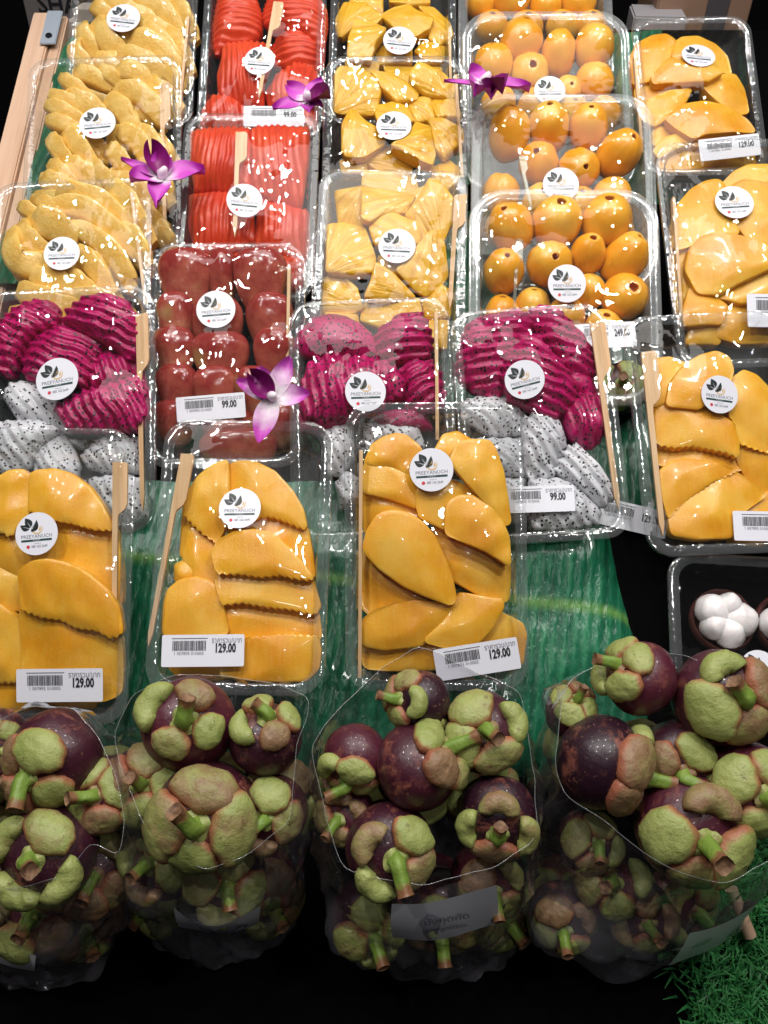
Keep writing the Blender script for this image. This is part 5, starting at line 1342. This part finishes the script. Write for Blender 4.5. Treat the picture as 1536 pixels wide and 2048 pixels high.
def bag(b, lab):
    rim, (bx, by, bz, bw) = RIM[b]
    n = 96
    A = np.array(rim); A = np.vstack([A, A[:1]])
    Ls = np.r_[0, np.cumsum(np.linalg.norm(np.diff(A, axis=0), axis=1))]
    s = np.linspace(0, Ls[-1], n, endpoint=False)
    R0 = np.c_[[np.interp(s, Ls, A[:, i]) for i in range(3)]].T
    for _ in range(2):
        R0 = .5 * R0 + .25 * (np.roll(R0, 1, 0) + np.roll(R0, -1, 0))
    c0 = R0.mean(0)
    ang = np.arctan2(R0[:, 1] - c0[1], R0[:, 0] - c0[0])
    rx, ry = bw, .036
    by = max(by, .20)
    q = (np.abs(np.cos(ang)) ** 3 + np.abs(np.sin(ang)) ** 3) ** (-1 / 3)
    B0 = np.c_[bx + rx * q * np.cos(ang), by + .012 + ry * q * np.sin(ang), np.full(n, .7835)]
    m = 26
    V = []
    for i in range(m):
        t = i / (m - 1)
        e = t ** 1.6
        P = R0 * (1 - e) + B0 * e
        P[:, 2] = R0[:, 2] * (1 - t) + B0[:, 2] * t
        cen = P.mean(0)
        bul = 1 + .07 * math.sin(math.pi * min(t * 1.25, 1))
        P[:, :2] = cen[:2] + (P[:, :2] - cen[:2]) * bul
        V.append(P)
    for i in range(m):
        P = V[i]
        cen = P[:, :2].mean(0)
        d = P[:, :2] - cen; r0 = np.linalg.norm(d, axis=1); u = d / r0[:, None]
        need = np.zeros(n)
        for X_, Y_, Z_, R_ in BALLS[b]:
            ro = R_ ** 2 - (P[:, 2] - Z_) ** 2
            e = np.array([X_, Y_]) - cen
            al = u @ e; pe = np.abs(u[:, 0] * e[1] - u[:, 1] * e[0])
            k2 = np.maximum(ro, 0) - pe ** 2
            need = np.maximum(need, np.where((ro > 0) & (k2 > 0), al + np.sqrt(np.maximum(k2, 0)), 0))
        rr_ = np.maximum(r0, need + .0015)
        for s_ in range(4):
            rr_ = np.maximum(rr_, .5 * (np.roll(rr_, 1 + s_) + np.roll(rr_, -1 - s_)) - .0004)
        P[:, :2] = cen + u * (r0 + (rr_ - r0) * min(1, i / 3))[:, None]
    V = np.array(V)
    for _ in range(2):
        V[1:-1] = np.maximum(0, 0) + .5 * V[1:-1] + .25 * (V[2:] + V[:-2])
    V = V.reshape(-1, 3)
    sd = sum(map(ord, b))
    cen = V.mean(0)
    dirr = V - cen; dirr[:, 2] = 0; dirr /= np.linalg.norm(dirr, axis=1)[:, None] + 1e-9
    tt = np.repeat(np.linspace(0, 1, m), n)
    amp = np.clip(tt * 5, .15, 1)
    fold = np.abs(wob(V * np.array([1, 1, .45]), .035, sd)) - .1
    V = V + dirr * (amp * (.0052 * fold + .0016 * wob(V, .016, sd + 1)))[:, None]
    root = empty('plastic_bag', Matrix.Translation((bx, by, .783)))
    T = np.array([bx, by, .783])
    F = gf(m, n, cv=True) + [tuple(range((m - 1) * n, m * n))[::-1]]
    mk('bag_film', V - T, F, m_bag, root, sharp=40, attr=np.clip(tt * 1.6 - .1, 0, 1))
    E = V[:n] - T
    TV, TF = [], []
    path = [Vector(p) for p in E] + [Vector(E[0])]
    TV, TF = tube(path, [.00022] * len(path), 6, cap=False)
    mk('cut_edge', TV, TF, m_bagrim, root, sharp=180)
    tag(root, lab, 'bag', 'plastic bags of mangosteens')
    return root, V, n, m, T


BAGS = {b: bag(b, l) for b, l in (('B1', 'clear plastic bag of mangosteens at the left edge'), ('B2', 'clear plastic bag with near-black mangosteens, second from left'),
                                  ('B3', 'clear plastic bag of mangosteens with a white printed label, in the middle'), ('B4', 'clear plastic bag of mangosteens beside the artificial grass'))}


def bag_label(b, u0, u1, t0, t1, texts):
    """paper label following the outside of the bag between ring angles u (index fraction) and heights t"""
    root, V, n, m, T = BAGS[b]
    G = V.reshape(m, n, 3)
    nu, nv = 15, 7
    P = np.zeros((nu, nv, 3))
    for i in range(nu):
        for j in range(nv):
            a = (u0 + (u1 - u0) * i / (nu - 1)) * n
            t = (t0 + (t1 - t0) * j / (nv - 1)) * (m - 1)
            i0 = int(math.floor(a)); fa = a - i0; j0 = min(int(t), m - 2); ft = t - j0
            g = lambda jj, ii: G[jj, ii % n]
            P[i, j] = (g(j0, i0) * (1 - fa) + g(j0, i0 + 1) * fa) * (1 - ft) + (g(j0 + 1, i0) * (1 - fa) + g(j0 + 1, i0 + 1) * fa) * ft
    cen = V.mean(0)
    out = P - cen; out[..., 2] = 0; out /= np.linalg.norm(out, axis=2)[..., None]
    for _ in range(14):
        P[1:-1] = .5 * P[1:-1] + .25 * (P[2:] + P[:-2])
        P[:, 1:-1] = .5 * P[:, 1:-1] + .25 * (P[:, 2:] + P[:, :-2])
    P = P + out * .0040
    lab = mk('printed_label', P.reshape(-1, 3) - T, gf(nu, nv), m_paper, root, sharp=60)
    c = P[nu // 2, nv // 2]
    ex = Vector(P[-1, nv // 2] - P[0, nv // 2]); w = ex.length; ex.normalize()
    if ex.x < 0: ex = -ex
    ey = Vector(P[nu // 2, 0] - P[nu // 2, -1]).normalized()
    ez = ex.cross(ey).normalized(); ey = ez.cross(ex)
    Mm = Matrix((ex, ey, ez)).transposed().to_4x4(); Mm.translation = Vector(c - T) + ez * .0022
    for s, dy, sz in texts:
        place('lettering', matted(text_mesh(s, sz, .8, 0), m_grey), lab, Mm @ Matrix.Translation((0, dy, 0)))


def rim_u(b, px_x):
    """ring fraction whose front rim point has world x nearest to px_x"""
    root, V, n, m, T = BAGS[b]
    P = V.reshape(m, n, 3)[m // 2]
    fr = P[:, 1] < P[:, 1].mean()
    d = np.where(fr, np.abs(P[:, 0] - px_x), 9)
    return int(np.argmin(d)) / n


for b, x0, x1, t0, t1, tx in (('B3', .006, .066, .07, .36, [('มังคุดคัด', .006, .009), ('Mangosteen', -.004, .006)]),
                              ('B2', -.122, -.080, .30, .52, [('Mangosteen', 0, .006)]),
                              ('B1', -.262, -.205, .42, .60, [('Mangosteen', 0, .006)]),
                              ('B4', .172, .225, .30, .62, [('มังคุดคัด', .007, .008), ('24.02.2023', -.003, .006), ('Mangosteen', -.011, .005)])):
    u0, u1 = rim_u(b, x0), rim_u(b, x1)
    if abs(u1 - u0) > .5:
        if u1 < u0: u1 += 1
        else: u0 += 1
    bag_label(b, u0, u1, t0, t1, tx)


# ---------------------------------------------------------------- orchids
def petal(name, L_, W_, ang, lift, curl, cup, mat, parent, tipw=.0, seed=0, gmin=0.0, gsc=1.0):
    ns, nt = 16, 11
    V, g = [], []
    for i in range(ns):
        s = i / (ns - 1)
        w = W_ * (math.sin(math.pi * min(s * .92 + .05, 1) ** .85) ** .75) * .5
        for j in range(nt):
            t = j / (nt - 1) * 2 - 1
            x = L_ * s * math.cos(lift * .6); z = L_ * (math.sin(lift) * s * .8 + curl * s * s) + cup * W_ * t * t * (.3 + s) - .1 * W_ * math.exp(-(t / .18) ** 2) * .25
            V.append((x, w * t, z)); g.append(gsc * gmin + gsc * (1 - gmin) * s * (.82 + .18 * abs(t)))
    V = np.array(V)
    V[:, 2] += .04 * W_ * wob(V, W_ * .8, seed)
    N = len(V)
    c, s_ = math.cos(ang), math.sin(ang)
    V = np.c_[V[:, 0] * c - V[:, 1] * s_, V[:, 0] * s_ + V[:, 1] * c, V[:, 2]]
    V = np.vstack([V, V - np.array([0, 0, .0006])])
    mk(name, V, gf(ns, nt) + gf(ns, nt, off=N, flip=True), mat, parent, sharp=180, attr=g + g)


def orchid(label, o_, nrm, up, S, spec):
    nz = Vector(nrm).normalized(); y = Vector(up); y = (y - nz * y.dot(nz)).normalized(); x = y.cross(nz)
    M = Matrix((x, y, nz)).transposed().to_4x4(); M.translation = Vector(o_)
    root = empty('orchid_flower', M)
    tag(root, label, 'orchid', 'loose purple orchid flowers on the trays')
    for i, (a, L_, W_, li, cu, cp) in enumerate(spec):
        petal('petal', L_ * S, W_ * S, rad(a), li, cu, cp, m_petal, root, seed=i + int(a), gsc=.46 if 'white' in label else 1.0)
    petal('lip', .75 * S, .55 * S, rad(spec[-1][0] + 20), .7, -.35, .6, m_lip, root, seed=3, gmin=.5)
    V, F = tube([(0, 0, -.1 * S), (0, 0, .12 * S), (.08 * S, -.02 * S, .28 * S)], [.10 * S, .12 * S, .06 * S], 10)
    mk('column', V, F, m_petal, root, sharp=180, attr=[.1] * len(V))


CAMV = Vector((0, -.707, .707))
UPV = Vector((0, .707, .707))
ORC=[('purple orchid lying on the front pale pineapple tray', (-0.1833, 0.6942, 1.0972), (0.15, -0.25, 1), (0, 0.8, 0.6), 0.0364, [(20, 1.0, 0.62, 0.25, -0.25, 0.25), (265, 0.95, 0.5, 0.3, -0.3, 0.3), (165, 0.95, 0.32, 0.25, 0.0, 0.2), (205, 0.75, 0.62, 0.3, -0.2, 0.3), (95, 0.62, 0.5, 0.5, -0.2, 0.3)]), ('purple and white orchid lying between rose apples and middle dragon fruit', (-0.0752, 0.4612, 1.0481), (0, -0.6, 0.8), (0, 0.8, 0.6), 0.0297, [(65, 1.0, 0.5, 0.25, -0.1, 0.2), (5, 0.85, 0.5, 0.25, -0.2, 0.2), (255, 1.1, 0.55, 0.25, -0.2, 0.2), (155, 0.9, 0.42, 0.2, -0.1, 0.2), (115, 0.75, 0.5, 0.3, -0.15, 0.2)]), ('purple orchid beside the rear papaya tray', (-0.0669, 0.7815, 1.1279), (-0.1, -0.45, 0.9), (0, 0.8, 0.6), 0.0315, [(195, 1.0, 0.45, 0.2, -0.15, 0.2), (140, 0.8, 0.55, 0.25, -0.15, 0.2), (55, 0.75, 0.5, 0.3, -0.2, 0.2), (280, 0.5, 0.4, 0.3, -0.2, 0.2), (330, 0.5, 0.3, 0.2, -0.2, 0.2)]), ('deep purple orchid on the second plum tub', (0.0863, 0.7808, 1.1414), (0.1, -0.2, 1), (0, 0.8, 0.6), 0.0367, [(190, 1.0, 0.2, 0.1, 0, 0.2), (355, 1.1, 0.45, 0.2, -0.2, 0.3), (240, 0.6, 0.62, 0.3, -0.3, 0.4), (130, 0.55, 0.5, 0.3, -0.2, 0.3), (280, 0.6, 0.7, 0.35, -0.3, 0.3)])]
DW0=(0.2308, 0.2234, 0.822)
DW1=(0.2434, 0.2013, 0.8)

for lab, p, nrm, up, S, spec in ORC:
    orchid(lab, p, nrm, up, S * 1.0, spec)

# ---------------------------------------------------------------- artificial grass and dowel
rg = np.random.RandomState(11)
V, F, g = [], [], []
nb = 0
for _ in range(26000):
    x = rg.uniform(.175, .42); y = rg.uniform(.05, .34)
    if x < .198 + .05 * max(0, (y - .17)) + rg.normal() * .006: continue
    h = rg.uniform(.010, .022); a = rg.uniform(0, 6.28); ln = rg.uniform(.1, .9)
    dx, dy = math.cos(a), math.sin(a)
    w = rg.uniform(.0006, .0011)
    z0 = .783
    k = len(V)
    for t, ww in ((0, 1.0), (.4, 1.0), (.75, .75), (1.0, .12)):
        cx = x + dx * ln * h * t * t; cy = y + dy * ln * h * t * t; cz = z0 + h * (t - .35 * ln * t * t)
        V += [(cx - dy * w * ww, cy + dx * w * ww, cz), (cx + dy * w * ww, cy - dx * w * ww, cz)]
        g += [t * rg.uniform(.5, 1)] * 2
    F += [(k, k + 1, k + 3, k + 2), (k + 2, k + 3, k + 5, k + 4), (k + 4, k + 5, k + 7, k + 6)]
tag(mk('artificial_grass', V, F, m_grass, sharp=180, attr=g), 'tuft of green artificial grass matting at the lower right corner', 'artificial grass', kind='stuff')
V = [(.196, .05, .7835), (.42, .05, .7835), (.42, .34, .7835), (.204, .34, .7835)]
tag(mk('turf_mat', V + [(x, y, .7825) for x, y, _ in V], [(0, 1, 2, 3), (4, 5, 1, 0), (7, 6, 5, 4), (5, 6, 2, 1), (6, 7, 3, 2), (7, 4, 0, 3)], plain('turf_backing', (.006, .03, .010), .8)), 'dark green backing mat under the artificial grass', 'mat')
V, F = tube([DW0, DW1], [.0042, .0042], 18)
tag(mk('wooden_dowel', V, F, m_wood, sharp=50), 'short round wooden dowel lying in the artificial grass', 'dowel')

# loose price label and a stray mangosteen between the trays at the right
ll = empty('loose_label', frame((.186, .452, .9425), (.25, .9, .42), (0, -.42, .9)))
place('paper', lbm, ll, Matrix.Diagonal((.055, .055, .055, 1)))
for nm_, me_, x_, y_ in (('barcode', BARS, 0, 0), ('lettering', PRICE['129.00'], .27, .025), ('lettering', CODE, -.17, -.035)):
    place(nm_, me_, ll, Matrix.Diagonal((.055, .055, .055, 1)) @ Matrix.Translation((x_, y_, .01)))
tag(ll, 'loose white barcode label lying between the right dragon fruit and large mango trays', 'label')
mangosteen((.193, .560, .982), .021, (-.2, -.6, .77), (-.3, -.5, .8), 911, 'stray mangosteen half hidden between the right dragon fruit and large mango trays')
